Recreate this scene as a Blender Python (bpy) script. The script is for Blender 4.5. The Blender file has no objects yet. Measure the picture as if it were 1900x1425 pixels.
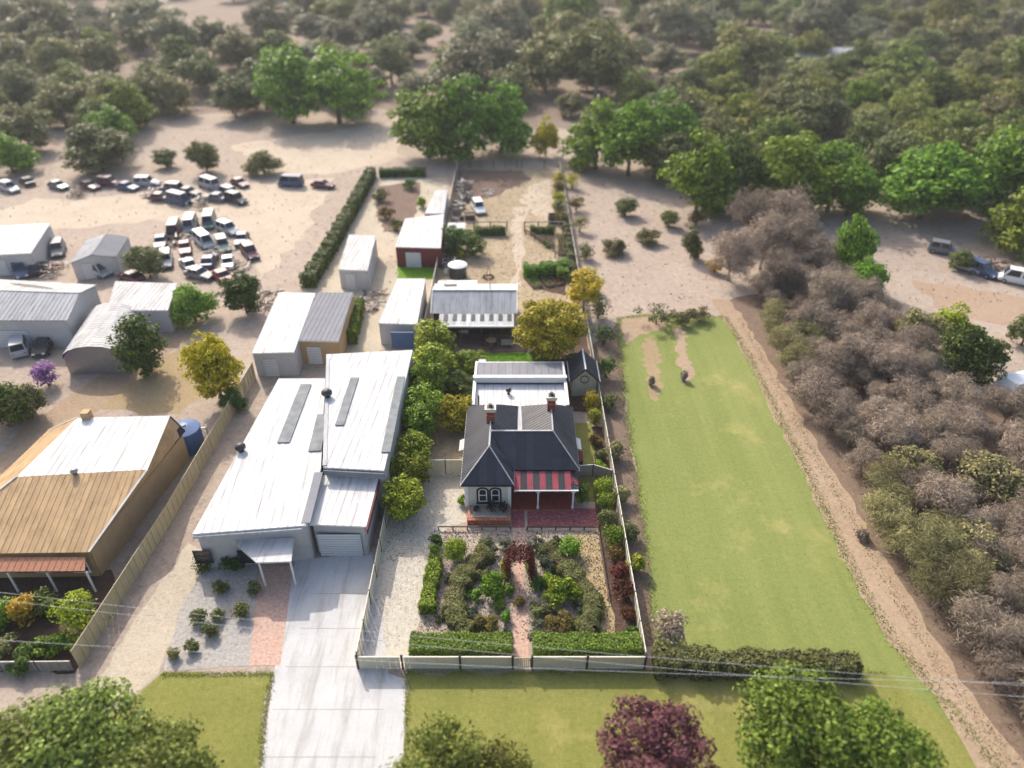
import bpy, bmesh, math, random
import numpy as np
from mathutils import Vector, Matrix
from mathutils.geometry import delaunay_2d_cdt

# ------------------------------------------------------------------ camera, light, exposure
scene = bpy.context.scene
col = scene.collection
R = math.radians
cam_data = bpy.data.cameras.new('camera')
cam = bpy.data.objects.new('camera', cam_data)
col.objects.link(cam)
cam.location = (0, 0, 45)
cam.rotation_euler = (R(90 - 34.4), 0, 0)
cam_data.sensor_width = 36
cam_data.lens = 36 * 1330 / 1900
cam_data.clip_start = 0.5
cam_data.clip_end = 6000
cam_data.dof.use_dof = True
cam_data.dof.focus_distance = 61
cam_data.dof.aperture_fstop = 0.058
scene.camera = cam

SUN = Vector((-0.60, 1.15, 1.0)).normalized()
world = bpy.data.worlds.new('World')
scene.world = world
world.use_nodes = True
wn = world.node_tree
bgn = wn.nodes['Background']
sky = wn.nodes.new('ShaderNodeTexSky')
sky.sky_type = 'NISHITA'
sky.sun_disc = False
sky.sun_elevation = math.asin(SUN.z)
sky.sun_rotation = math.atan2(SUN.x, SUN.y)
sky.air_density = 1.0
sky.dust_density = 4.0
sky.ozone_density = 0.6
wn.links.new(sky.outputs[0], bgn.inputs[0])
bgn.inputs[1].default_value = 0.15
sd = bpy.data.lights.new('sun', 'SUN')
sd.energy = 2.55
sd.angle = R(0.5)
sd.color = (1.0, 0.94, 0.85)
so = bpy.data.objects.new('sun', sd)
col.objects.link(so)
so.rotation_euler = (-SUN).to_track_quat('-Z', 'Y').to_euler()
so.location = SUN * 200
scene.view_settings.view_transform = 'Standard'
scene.view_settings.look = 'None'
scene.view_settings.exposure = 0.86
scene.view_settings.gamma = 1.0
scene.cycles.max_bounces = 3
scene.cycles.diffuse_bounces = 2
scene.cycles.volume_bounces = 0
scene.cycles.transparent_max_bounces = 8
scene.cycles.caustics_reflective = False
scene.cycles.caustics_refractive = False
scene.cycles.use_denoising = True

rnd = random.Random(7)
nrg = np.random.default_rng(11)

# ------------------------------------------------------------------ materials
MATS = {}
def lin(c):
    return tuple(((v / 255) / 12.92 if v <= 10 else (((v / 255) + 0.055) / 1.055) ** 2.4) for v in c)

def new_mat(name):
    m = bpy.data.materials.new(name)
    m.use_nodes = True
    MATS[name] = m
    return m, m.node_tree, m.node_tree.nodes['Principled BSDF']

def N(nt, kind, **kw):
    n = nt.nodes.new(kind)
    for k, v in kw.items():
        if k in n.inputs.keys():
            n.inputs[k].default_value = v
        else:
            setattr(n, k, v)
    return n

def ramp(nt, stops, src):
    r = nt.nodes.new('ShaderNodeValToRGB')
    e = r.color_ramp.elements
    while len(e) < len(stops):
        e.new(0.5)
    for el, (p, c) in zip(e, stops):
        el.position = p
        el.color = (*c, 1)
    nt.links.new(src, r.inputs[0])
    return r

def wpos(nt):
    return nt.nodes.new('ShaderNodeNewGeometry').outputs['Position']

def noise(nt, scale, detail=6, rough=0.6, vec=None, dist=0.0):
    n = nt.nodes.new('ShaderNodeTexNoise')
    n.inputs['Scale'].default_value = scale
    n.inputs['Detail'].default_value = detail
    n.inputs['Roughness'].default_value = rough
    n.inputs['Distortion'].default_value = dist
    nt.links.new(vec if vec is not None else wpos(nt), n.inputs['Vector'])
    return n.outputs['Fac']

def mixc(nt, fac, a, b, mode='MIX'):
    m = nt.nodes.new('ShaderNodeMix')
    m.data_type = 'RGBA'
    m.blend_type = mode
    for sock, v in ((0, fac), (6, a), (7, b)):
        if hasattr(v, 'node'):
            nt.links.new(v, m.inputs[sock])
        elif sock == 0:
            m.inputs[0].default_value = v
        else:
            m.inputs[sock].default_value = (*v, 1)
    return m.outputs[2]

def bumpn(nt, b, h, strength, dist=0.05):
    bn = nt.nodes.new('ShaderNodeBump')
    bn.inputs['Strength'].default_value = strength
    bn.inputs['Distance'].default_value = dist
    nt.links.new(h, bn.inputs['Height'])
    nt.links.new(bn.outputs[0], b.inputs['Normal'])

def surf(name, c, var=0.12, scale=2.0, fine=25.0, rough=0.75, metallic=0.0, bump=0.15, bscale=30.0, spec=0.3, streak=None, objrand=0.0):
    """Painted / metal / masonry surface with blotchy wear and fine grain in world space."""
    m, nt, b = new_mat(name)
    lo = tuple(x * (1 - 1.6 * var) for x in c)
    hi = tuple(min(0.95, x * (1 + var)) for x in c)
    f = noise(nt, scale, 5, 0.65)
    base = ramp(nt, [(0.3, lo), (0.55, c), (0.75, hi)], f).outputs[0]
    g = noise(nt, fine, 3, 0.6)
    base = mixc(nt, 0.35, base, ramp(nt, [(0.3, lo), (0.7, hi)], g).outputs[0])
    if streak:
        mp = nt.nodes.new('ShaderNodeMapping'); mp.inputs['Scale'].default_value = streak
        nt.links.new(wpos(nt), mp.inputs[0])
        sn = noise(nt, 1.0, 6, 0.7, mp.outputs[0])
        base = mixc(nt, 1.0, base, ramp(nt, [(0.34, (.72, .70, .67)), (0.52, (1, 1, 1))], sn).outputs[0], 'MULTIPLY')
    if objrand:
        oi = nt.nodes.new('ShaderNodeObjectInfo')
        r = ramp(nt, [(0, (1 - objrand,) * 3), (1, (1 + objrand,) * 3)], oi.outputs['Random'])
        base = mixc(nt, 1.0, base, r.outputs[0], 'MULTIPLY')
    nt.links.new(base, b.inputs['Base Color'])
    b.inputs['Roughness'].default_value = rough
    b.inputs['Metallic'].default_value = metallic
    b.inputs['Specular IOR Level'].default_value = spec
    if bump:
        bumpn(nt, b, noise(nt, bscale, 3), bump, 0.02)
    return m

def ground_mat(name, cols, scale=0.15, fine=1.5, grit=9.0, bump=0.5, rough=0.95, weights=(0.35, 0.3)):
    cols = [tuple(v * 0.74 for v in c) for c in cols]
    """Loose ground: three colours in large patches, broken up at two finer scales."""
    m, nt, b = new_mat(name)
    f = noise(nt, scale, 8, 0.62, dist=0.4)
    base = ramp(nt, [(0.32, cols[0]), (0.5, cols[1]), (0.68, cols[2])], f).outputs[0]
    g = noise(nt, fine, 6, 0.7)
    base = mixc(nt, weights[0], base, ramp(nt, [(0.3, cols[0]), (0.52, cols[1]), (0.72, cols[2])], g).outputs[0])
    h = noise(nt, grit, 4, 0.75)
    dark = tuple(x * 0.55 for x in cols[0])
    lite = tuple(min(.9, x * 1.25) for x in cols[2])
    base = mixc(nt, weights[1], base, ramp(nt, [(0.36, dark), (0.5, cols[1]), (0.64, lite)], h).outputs[0])
    k = noise(nt, grit * 0.38, 5, 0.8)
    base = mixc(nt, weights[1] * 1.2, base, ramp(nt, [(0.36, dark), (0.46, cols[1]), (0.54, cols[1]), (0.66, lite)], k).outputs[0])
    nt.links.new(base, b.inputs['Base Color'])
    b.inputs['Roughness'].default_value = rough
    b.inputs['Specular IOR Level'].default_value = 0.15
    bumpn(nt, b, h, bump, 0.06)
    return m

def leaf_mat(name, dark, mid, light, trans=0.3, rough=0.5, objvar=0.25, gloss=0.15, hue=1.0):
    m, nt, b = new_mat(name)
    geo = nt.nodes.new('ShaderNodeNewGeometry')
    base = ramp(nt, [(0.0, dark), (0.5, mid), (1.0, light)], geo.outputs['Random Per Island']).outputs[0]
    oi = nt.nodes.new('ShaderNodeObjectInfo')
    hsv = nt.nodes.new('ShaderNodeHueSaturation')
    mr = nt.nodes.new('ShaderNodeMapRange')
    mr.inputs[3].default_value = 1 - objvar
    mr.inputs[4].default_value = 1 + objvar
    nt.links.new(oi.outputs['Random'], mr.inputs[0])
    nt.links.new(mr.outputs[0], hsv.inputs['Value'])
    wn_ = nt.nodes.new('ShaderNodeTexWhiteNoise')
    wn_.noise_dimensions = '1D'
    nt.links.new(oi.outputs['Random'], wn_.inputs['W'])
    mh = nt.nodes.new('ShaderNodeMapRange')
    mh.inputs[3].default_value = 0.5 - 0.03 * hue * objvar / 0.25
    mh.inputs[4].default_value = 0.5 + 0.025 * hue * objvar / 0.25
    nt.links.new(wn_.outputs['Value'], mh.inputs[0])
    nt.links.new(mh.outputs[0], hsv.inputs['Hue'])
    nt.links.new(base, hsv.inputs['Color'])
    nt.links.new(hsv.outputs[0], b.inputs['Base Color'])
    b.inputs['Roughness'].default_value = rough
    b.inputs['Specular IOR Level'].default_value = gloss
    tr = nt.nodes.new('ShaderNodeBsdfTranslucent')
    nt.links.new(hsv.outputs[0], tr.inputs[0])
    mx = nt.nodes.new('ShaderNodeMixShader')
    mx.inputs[0].default_value = trans
    nt.links.new(b.outputs[0], mx.inputs[1])
    nt.links.new(tr.outputs[0], mx.inputs[2])
    nt.links.new(mx.outputs[0], nt.nodes['Material Output'].inputs[0])
    return m

def brick_mat(name, c1, c2, mortar, scale=4.3, width=0.5, height=0.25, rot=0.0, plane='xy', mort=0.02):
    m, nt, b = new_mat(name)
    mp = nt.nodes.new('ShaderNodeMapping')
    if plane == 'xz':
        mp.inputs['Rotation'].default_value = (R(90), 0, 0)
    else:
        mp.inputs['Rotation'].default_value = (0, 0, rot)
    nt.links.new(wpos(nt), mp.inputs[0])
    br = nt.nodes.new('ShaderNodeTexBrick')
    br.inputs['Scale'].default_value = scale
    br.inputs['Brick Width'].default_value = width * 2
    br.inputs['Row Height'].default_value = height * 2
    br.inputs['Mortar Size'].default_value = mort
    br.inputs['Color1'].default_value = (*c1, 1)
    br.inputs['Color2'].default_value = (*c2, 1)
    br.inputs['Mortar'].default_value = (*mortar, 1)
    nt.links.new(mp.outputs[0], br.inputs['Vector'])
    g = noise(nt, 2.5, 6, 0.7)
    sp = noise(nt, 4.0, 4, 0.8)
    base = mixc(nt, 0.5, br.outputs[0], ramp(nt, [(0.3, tuple(x * .5 for x in c1)), (0.6, c2), (0.75, mortar)], g).outputs[0])
    base = mixc(nt, 0.4, base, ramp(nt, [(0.38, tuple(x * .45 for x in c1)), (0.5, c1), (0.62, mortar)], sp).outputs[0])
    nt.links.new(base, b.inputs['Base Color'])
    b.inputs['Roughness'].default_value = 0.85
    b.inputs['Specular IOR Level'].default_value = 0.2
    bumpn(nt, b, br.outputs['Fac'], -0.4, 0.01)
    return m

# ------------------------------------------------------------------ mesh helpers
def tag(o, label=None, cat=None, group=None, kind=None):
    if label: o['label'] = label
    if cat: o['category'] = cat
    if group: o['group'] = group
    if kind: o['kind'] = kind
    return o

def thing(name, label, cat, loc=(0, 0, 0), group=None, rz=0.0):
    o = bpy.data.objects.new(name, None)
    col.objects.link(o)
    o.empty_display_size = 0.2
    o.location = loc if len(loc) == 3 else (loc[0], loc[1], 0)
    o.rotation_euler = (0, 0, rz)
    return tag(o, label, cat, group)

def root_loc(o):
    v = Vector((0, 0, 0))
    while o is not None:
        v += o.location
        o = o.parent
    return v

def link(name, me, mat, parent=None, loc=(0, 0, 0)):
    o = bpy.data.objects.new(name, me)
    col.objects.link(o)
    if mat is not None and len(me.materials) == 0:
        me.materials.append(MATS[mat] if isinstance(mat, str) else mat)
    o.location = loc
    if parent is not None:
        o.parent = parent
    return o

class MB:
    def __init__(self):
        self.v, self.f = [], []
    def poly(self, pts):
        i = len(self.v)
        self.v += [tuple(p) for p in pts]
        self.f.append(list(range(i, i + len(pts))))
        return self
    def hexa(self, b, t):
        """Closed prism between two loops of equal length (b counter-clockwise seen from above, t above it)."""
        n = len(b); i = len(self.v)
        self.v += [tuple(p) for p in b] + [tuple(p) for p in t]
        self.f.append([i + k for k in reversed(range(n))])
        self.f.append([i + n + k for k in range(n)])
        for k in range(n):
            j = (k + 1) % n
            self.f.append([i + k, i + j, i + n + j, i + n + k])
        return self
    def box(self, x0, x1, y0, y1, z0, z1):
        return self.hexa([(x0, y0, z0), (x1, y0, z0), (x1, y1, z0), (x0, y1, z0)],
                         [(x0, y0, z1), (x1, y0, z1), (x1, y1, z1), (x0, y1, z1)])
    def prism(self, outline, z0, z1):
        if area(outline) < 0: outline = outline[::-1]
        return self.hexa([(x, y, z0) for x, y in outline], [(x, y, z1) for x, y in outline])
    def bar(self, a, b, w, h, up=(0, 0, 1)):
        """Rectangular bar from a to b."""
        a, b = Vector(a), Vector(b)
        d = (b - a).normalized()
        s = d.cross(Vector(up))
        if s.length < 1e-4: s = d.cross(Vector((0, 1, 0)))
        s = s.normalized(); u = s.cross(d)
        q = [(-w / 2, -h / 2), (w / 2, -h / 2), (w / 2, h / 2), (-w / 2, h / 2)]
        i = len(self.v)
        for p in (a, b):
            self.v += [tuple(p + s * x + u * y) for x, y in q]
        self.f += [[i + 3, i + 2, i + 1, i], [i + 4, i + 5, i + 6, i + 7]]
        for k in range(4):
            j = (k + 1) % 4
            self.f.append([i + k, i + j, i + 4 + j, i + 4 + k])
        return self
    def tube(self, pts, rad, n=8, cap=True):
        pts = [Vector(p) for p in pts]
        if not isinstance(rad, (list, tuple)): rad = [rad] * len(pts)
        base = len(self.v)
        for k, p in enumerate(pts):
            d = (pts[min(k + 1, len(pts) - 1)] - pts[max(k - 1, 0)]).normalized()
            s = d.cross(Vector((0.13, 0.97, 0.21)))
            if s.length < 0.05: s = d.cross(Vector((1, 0, 0)))
            s.normalize(); u = s.cross(d)
            for a in range(n):
                t = 2 * math.pi * a / n
                self.v.append(tuple(p + s * (math.cos(t) * rad[k]) + u * (math.sin(t) * rad[k])))
        for k in range(len(pts) - 1):
            for a in range(n):
                b = (a + 1) % n
                self.f.append([base + k * n + a, base + k * n + b, base + (k + 1) * n + b, base + (k + 1) * n + a])
        if cap:
            self.f.append([base + a for a in reversed(range(n))])
            self.f.append([base + (len(pts) - 1) * n + a for a in range(n)])
        return self
    def lathe(self, prof, cx=0, cy=0, n=16):
        base = len(self.v)
        for r, z in prof:
            for a in range(n):
                t = 2 * math.pi * a / n
                self.v.append((cx + r * math.cos(t), cy + r * math.sin(t), z))
        for k in range(len(prof) - 1):
            for a in range(n):
                b = (a + 1) % n
                self.f.append([base + k * n + a, base + k * n + b, base + (k + 1) * n + b, base + (k + 1) * n + a])
        self.f.append([base + a for a in reversed(range(n))])
        self.f.append([base + (len(prof) - 1) * n + a for a in range(n)])
        return self
    def build(self, name, mat, parent=None, smooth=False, local=False):
        off = Vector((0, 0, 0)) if (parent is None or local) else root_loc(parent)
        me = bpy.data.meshes.new(name)
        me.from_pydata([(x - off.x, y - off.y, z - off.z) for x, y, z in self.v], [], self.f)
        bm = bmesh.new(); bm.from_mesh(me)
        bmesh.ops.recalc_face_normals(bm, faces=bm.faces)
        bm.to_mesh(me); bm.free()
        if smooth:
            me.polygons.foreach_set('use_smooth', [True] * len(me.polygons))
        return link(name, me, mat, parent)

def area(o):
    return 0.5 * sum(o[i][0] * o[(i + 1) % len(o)][1] - o[(i + 1) % len(o)][0] * o[i][1] for i in range(len(o)))

def ragged(pts, step=1.2, amp=0.15, seed=1):
    """Subdivide an outline and let its edge wander, like gravel or grass spilling over."""
    r = random.Random(seed); out = []
    for i, (x0, y0) in enumerate(pts):
        x1, y1 = pts[(i + 1) % len(pts)]
        L = math.hypot(x1 - x0, y1 - y0); n = max(1, int(L / step))
        nx, ny = -(y1 - y0) / max(L, 1e-6), (x1 - x0) / max(L, 1e-6)
        for k in range(n):
            t = k / n; j = r.uniform(-amp, amp)
            out.append((x0 + (x1 - x0) * t + nx * j, y0 + (y1 - y0) * t + ny * j))
    return out

SHEETS = []
def sheet(name, pts, mat, level, step=1.2, amp=0.15, seed=1):
    """A ground covering laid as a thin sheet; it lies 4 mm above every sheet it overlaps."""
    p = ragged(pts, step, amp, seed) if amp else pts
    if area(p) < 0: p = p[::-1]
    bb = (min(q[0] for q in p), max(q[0] for q in p), min(q[1] for q in p), max(q[1] for q in p))
    level = 1 + max([l for b_, l in SHEETS if b_[0] < bb[1] and bb[0] < b_[1] and b_[2] < bb[3] and bb[2] < b_[3]], default=0)
    SHEETS.append((bb, level))
    vs, _, fs = delaunay_2d_cdt([Vector(q) for q in p], [], [list(range(len(p)))], 1, 1e-4)[:3]
    me = bpy.data.meshes.new(name)
    me.from_pydata([(v.x, v.y, 0.004 * level) for v in vs], [], [list(f) for f in fs])
    o = link(name, me, mat)
    return tag(o, kind='structure')

# ------------------------------------------------------------------ foliage
def leaf_mesh(name, C, Nn, size, aspect=0.55):
    n = len(C)
    Nn = Nn / np.maximum(np.linalg.norm(Nn, axis=1, keepdims=True), 1e-6)
    t = nrg.normal(size=(n, 3))
    u = np.cross(Nn, t); u /= np.maximum(np.linalg.norm(u, axis=1, keepdims=True), 1e-6)
    v = np.cross(Nn, u)
    s = size[:, None]
    V = np.empty((n, 4, 3))
    V[:, 0] = C - u * s
    V[:, 1] = C - v * s * aspect + u * s * 0.1
    V[:, 2] = C + u * s
    V[:, 3] = C + v * s * aspect + u * s * 0.1
    me = bpy.data.meshes.new(name)
    me.vertices.add(4 * n); me.vertices.foreach_set('co', V.reshape(-1).astype(np.float32))
    me.loops.add(4 * n); me.loops.foreach_set('vertex_index', np.arange(4 * n, dtype=np.int32))
    me.polygons.add(n)
    me.polygons.foreach_set('loop_start', np.arange(0, 4 * n, 4, dtype=np.int32))
    me.update(calc_edges=True)
    return me

def unit(n):
    d = nrg.normal(size=(n, 3))
    return d / np.linalg.norm(d, axis=1, keepdims=True)

def clumps(K, a, b, c, zc, fill=0.55, low=-0.6):
    """Clump centres spread through an ellipsoid, more of them near its skin; none in its lowest part."""
    out = []
    while len(out) < K:
        d = unit(1)[0]
        if d[2] < low: continue
        r = fill + (1 - fill) * nrg.random() ** 0.6
        if nrg.random() < 0.25: r = nrg.random() * 0.6 + 0.1
        out.append((d[0] * a * r, d[1] * b * r, zc + d[2] * c * r))
    return np.array(out)

def lobed(K, a, b, c, zc, L, fill, low):
    """Clump centres gathered into several sub-crowns carried by separate limbs."""
    cs = [(0, 0, zc + c * .25, .62)]
    for i in range(L):
        t = 6.283 * (i + nrg.uniform(-.35, .35)) / L; r = nrg.uniform(.38, .62)
        cs.append((a * r * math.cos(t), b * r * math.sin(t), zc + c * nrg.uniform(-.42, .38), nrg.uniform(.34, .56)))
    w = np.array([q[3] ** 2 for q in cs]); w /= w.sum()
    out = []
    for (x, y, z, s), k in zip(cs, (w * K).astype(int) + 1):
        cl = clumps(int(k), a * s, b * s, c * s * 1.05, 0, fill, low)
        out.append(cl + np.array([x, y, z]))
    return np.concatenate(out)

def crown_pts(cl, per, rc, squash=0.75, spread=0.45):
    C, NN = [], []
    for (x, y, z) in cl:
        k = int(per * nrg.uniform(0.6, 1.4)); r = rc * nrg.uniform(0.65, 1.25)
        d = unit(k)
        d[:, 2] = np.where(d[:, 2] < -0.2, -d[:, 2] * nrg.random(k), d[:, 2])
        rr = r * (spread + (1 - spread) * nrg.random((k, 1)) ** 0.5)
        C.append(np.array([x, y, z]) + d * rr * np.array([1, 1, squash]))
        NN.append(d * 0.9 + np.array([0, 0, 0.35]) + nrg.normal(size=(k, 3)) * 0.45)
    return np.concatenate(C), np.concatenate(NN)

def trunk_mb(h, r, cl, limbs=5, lean=0.0, n=7, z_branch=0.45):
    mb = MB()
    top = (lean, lean * 0.4, h * 0.8)
    mid = (lean * 0.3 + r * 0.4, -r * 0.3, h * z_branch)
    mb.tube([(0, 0, -0.05), (r * 0.1, 0, h * 0.12), mid, top], [r * 1.35, r, r * 0.75, r * 0.25], n)
    idx = list(range(len(cl))); rnd.shuffle(idx)
    for i in idx[:limbs]:
        e = cl[i]; z0 = h * rnd.uniform(z_branch * 0.75, z_branch * 1.15)
        k = min(1, z0 / (h * z_branch))
        p0 = (mid[0] * k, mid[1] * k, z0)
        p1 = (e[0] * 0.5, e[1] * 0.5, z0 + (e[2] - z0) * 0.6)
        mb.tube([p0, p1, tuple(e)], [r * 0.5, r * 0.32, r * 0.1], 5)
    return mb

PROTO = {}
def tree_proto(key, h, w, K, per, rc, leaf, mat, bark, zc=None, c=None, limbs=6, trunk_r=None, squash=0.75, fill=0.55, spread=0.45, variants=3, low=-0.6, aspect=0.55, z_branch=0.4, lobes=0):
    """Meshes of one kind of tree: trunk with limbs, and a crown of leaf clumps round the limb ends."""
    zc = zc if zc is not None else h * 0.62
    c = c if c is not None else h - zc - rc * 0.5
    PROTO[key] = []
    for v in range(variants):
        a = w / 2 - rc * 0.6
        aa, ab = a * rnd.uniform(.85, 1.12), a * rnd.uniform(.85, 1.12)
        cl = lobed(K, aa, ab, c, zc, lobes + v % 3, fill, low) if lobes else clumps(K, aa, ab, c, zc, fill, low)
        cl[:, 2] = np.maximum(cl[:, 2], rc * .5)
        C, NN = crown_pts(cl, per, rc, squash, spread)
        me = leaf_mesh(key + '_crown', C, NN, leaf * nrg.uniform(0.6, 1.3, len(C)), aspect)
        me.materials.append(MATS[mat])
        tb = trunk_mb(h, trunk_r or h * 0.022, cl, limbs, rnd.uniform(-.3, .3), z_branch=z_branch)
        tm = bpy.data.meshes.new(key + '_trunk'); tm.from_pydata(tb.v, [], tb.f)
        tm.polygons.foreach_set('use_smooth', [True] * len(tm.polygons))
        tm.materials.append(MATS[bark])
        PROTO[key].append((tm, me, h, w))

def tree(key, xy, h, w, name, label, cat='tree', group=None, mat=None, variant=None):
    """Plant one tree at its base point with its own size and turn."""
    tm, me, h0, w0 = PROTO[key][rnd.randrange(len(PROTO[key])) if variant is None else variant % len(PROTO[key])]
    t = thing(name, label, cat, (xy[0], xy[1], 0), group, rnd.uniform(0, 6.28))
    t.scale = (w / w0, w / w0, h / h0)
    link('trunk' if cat == 'tree' else 'stem', tm, None, t)
    c = link('crown' if cat == 'tree' else 'foliage', me, None, t)
    if mat:
        c.material_slots[0].link = 'OBJECT'
        c.material_slots[0].material = MATS[mat]
    return t

def bush(name, label, xy, w, d, h, n, leaf, mat, group=None, cat='shrub', K=14, rz=0.0, spread=0.3, core=True, upright=0.0, z0=0.0):
    """A shrub grown to its own size: short stems and a mound of leaf clumps."""
    t = thing(name, label, cat, (xy[0], xy[1], z0), group, rz)
    w, d, h = w * 1.25, d * 1.25, h * 1.12
    rc = min(w, d, h) * 0.34
    cl = clumps(K, max(.05, w / 2 - rc * .7), max(.05, d / 2 - rc * .7), h * 0.5 - rc * .4, h * 0.47, 0.5, -1.0)
    C, NN = crown_pts(cl, n / K, rc, 0.85, spread)
    C[:, 2] = np.maximum(C[:, 2], 0.03)
    if upright:
        NN[:, 2] *= (1 - upright)
    me = leaf_mesh(name + '_foliage', C, NN, leaf * nrg.uniform(0.6, 1.35, len(C)))
    link('foliage', me, mat, t)
    mb = MB()
    for i in range(5):
        e = cl[rnd.randrange(len(cl))]
        mb.tube([(rnd.uniform(-.05, .05) * w, rnd.uniform(-.05, .05) * d, -0.03), (e[0] * .5, e[1] * .5, e[2] * .5), tuple(e)], [0.05, 0.035, 0.012], 5)
    mb.build('stem', 'bark_dark', t, local=True)
    return t

def hedge(name, label, pts, width, h, per_m2, leaf, mat, group=None, wob=0.06, cat='hedge', rounding=0.25, top_var=0.05, core='hedge_core'):
    """A clipped hedge along a line: a twiggy core and a coat of leaves over its sides, ends and top."""
    pts = [Vector((x, y, 0)) for x, y in pts]
    t = thing(name, label, cat, tuple(pts[0]), group)
    L = [0.0]
    for a, b in zip(pts, pts[1:]): L.append(L[-1] + (b - a).length)
    tot = L[-1]
    def at(s):
        for i in range(len(pts) - 1):
            if s <= L[i + 1] or i == len(pts) - 2:
                k = (s - L[i]) / max(1e-6, L[i + 1] - L[i])
                d = (pts[i + 1] - pts[i]).normalized()
                return pts[i].lerp(pts[i + 1], k), d
    per = 2 * h + width
    n = int(per_m2 * (tot * per + 2 * width * h))
    C, NN = [], []
    r = random.Random(int(tot * 1000) + 3)
    hw = width / 2
    for _ in range(n):
        if r.random() < 2 * width * h / (tot * per + 2 * width * h):
            end = r.random() < .5
            s = 0 if end else tot
            q = r.uniform(-hw, hw); z = r.uniform(0.02, h)
            p, d = at(s)
            nn = -d if end else d
            sd_ = Vector((-d.y, d.x, 0))
            pos = p + sd_ * q + nn * r.uniform(-0.1, 0.05) + Vector((0, 0, z))
        else:
            s = r.uniform(0, tot); p, d = at(s); sd_ = Vector((-d.y, d.x, 0))
            w_ = hw * (1 + wob * math.sin(s * 2.1 + 1) + wob * math.sin(s * 5.3))
            hh = h * (1 + top_var * math.sin(s * 1.7 + 2) + top_var * .6 * math.sin(s * 4.9))
            a = r.uniform(0, per)
            if a < h: q, z, nn = -w_, a / h * hh, -sd_
            elif a < h + width: q, z, nn = (a - h - hw) / hw * w_, hh, Vector((0, 0, 1))
            else: q, z, nn = w_, (a - h - width) / h * hh, sd_
            ro = rounding * min(hw, h)
            ex = max(0, abs(q) - (w_ - ro)); ez = max(0, z - (hh - ro))
            if ex > 0 and ez > 0:
                m_ = math.hypot(ex, ez)
                if m_ > ro:
                    ex, ez = ex / m_ * ro, ez / m_ * ro
                    q = math.copysign(w_ - ro + ex, q); z = hh - ro + ez
                nn = (sd_ * math.copysign(ex, q) + Vector((0, 0, ez))).normalized()
            pos = p + sd_ * q + Vector((0, 0, z)) + nn * r.uniform(-0.12, 0.07)
        pos.z = max(pos.z, 0.02)
        C.append(tuple(pos - pts[0])); NN.append(tuple(nn + Vector((0, 0, .3)) + Vector((r.gauss(0, .45), r.gauss(0, .45), r.gauss(0, .45)))))
    C = np.array(C); NN = np.array(NN)
    me = leaf_mesh(name + '_foliage', C, NN, leaf * nrg.uniform(0.65, 1.3, len(C)))
    link('foliage', me, mat, t)
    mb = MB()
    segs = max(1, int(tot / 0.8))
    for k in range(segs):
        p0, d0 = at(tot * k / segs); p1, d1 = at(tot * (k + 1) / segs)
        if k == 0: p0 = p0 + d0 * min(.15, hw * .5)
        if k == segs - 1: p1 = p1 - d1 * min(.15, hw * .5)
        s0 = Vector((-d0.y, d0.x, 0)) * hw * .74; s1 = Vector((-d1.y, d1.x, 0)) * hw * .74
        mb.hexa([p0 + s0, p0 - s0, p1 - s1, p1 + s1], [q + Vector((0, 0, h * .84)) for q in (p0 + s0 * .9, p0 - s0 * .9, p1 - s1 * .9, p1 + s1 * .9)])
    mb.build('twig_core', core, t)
    return t

# ------------------------------------------------------------------ building helpers
def clip_half(poly, n, d):
    """Keep the part of a 3D polygon where dot(n, p) <= d."""
    out = []
    for i, a in enumerate(poly):
        b = poly[(i + 1) % len(poly)]
        fa, fb = n.dot(a) - d, n.dot(b) - d
        if fa <= 0: out.append(a)
        if (fa < 0 < fb) or (fb < 0 < fa):
            out.append(a.lerp(b, fa / (fa - fb)))
    return out

def roof_slope(roof, poly, mat, width=0.76, thick=0.025, gap=0.012, lift=0.02, mats=None, name='roof_sheet', rib=True):
    """Cover one roof plane with metal sheets, each its own piece with a raised lap along one edge."""
    P_ = [Vector(p) for p in poly]
    e = (P_[1] - P_[0]).normalized()
    nrm = Vector((0, 0, 0))
    for i in range(1, len(P_) - 1):
        nrm += (P_[i] - P_[0]).cross(P_[i + 1] - P_[0])
    nrm.normalize()
    if nrm.z < 0: nrm = -nrm
    lo = min(e.dot(p) for p in P_); hi = max(e.dot(p) for p in P_)
    n = max(1, round((hi - lo) / width)); w = (hi - lo) / n
    off = root_loc(roof)
    for k in range(n):
        a, b = lo + k * w + gap, lo + (k + 1) * w - gap
        q = clip_half(clip_half(P_, e, b), -e, -a)
        if len(q) < 3: continue
        mb = MB()
        base = [p + nrm * lift - off for p in q]
        top = [p + nrm * (lift + thick) - off for p in q]
        mb.hexa(base, top)
        if rib:
            for off2 in (0.0, 0.5):
                c2 = clip_half(clip_half(P_, e, a + off2 * w + 0.09), -e, -(a + off2 * w))
                if len(c2) >= 3:
                    mb.hexa([p + nrm * (lift + thick + .002) - off for p in c2], [p + nrm * (lift + thick + 0.03) - off for p in c2])
        m_ = mat if mats is None else mats[k % len(mats)]
        mb.build(name, m_, roof, local=True)

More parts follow.
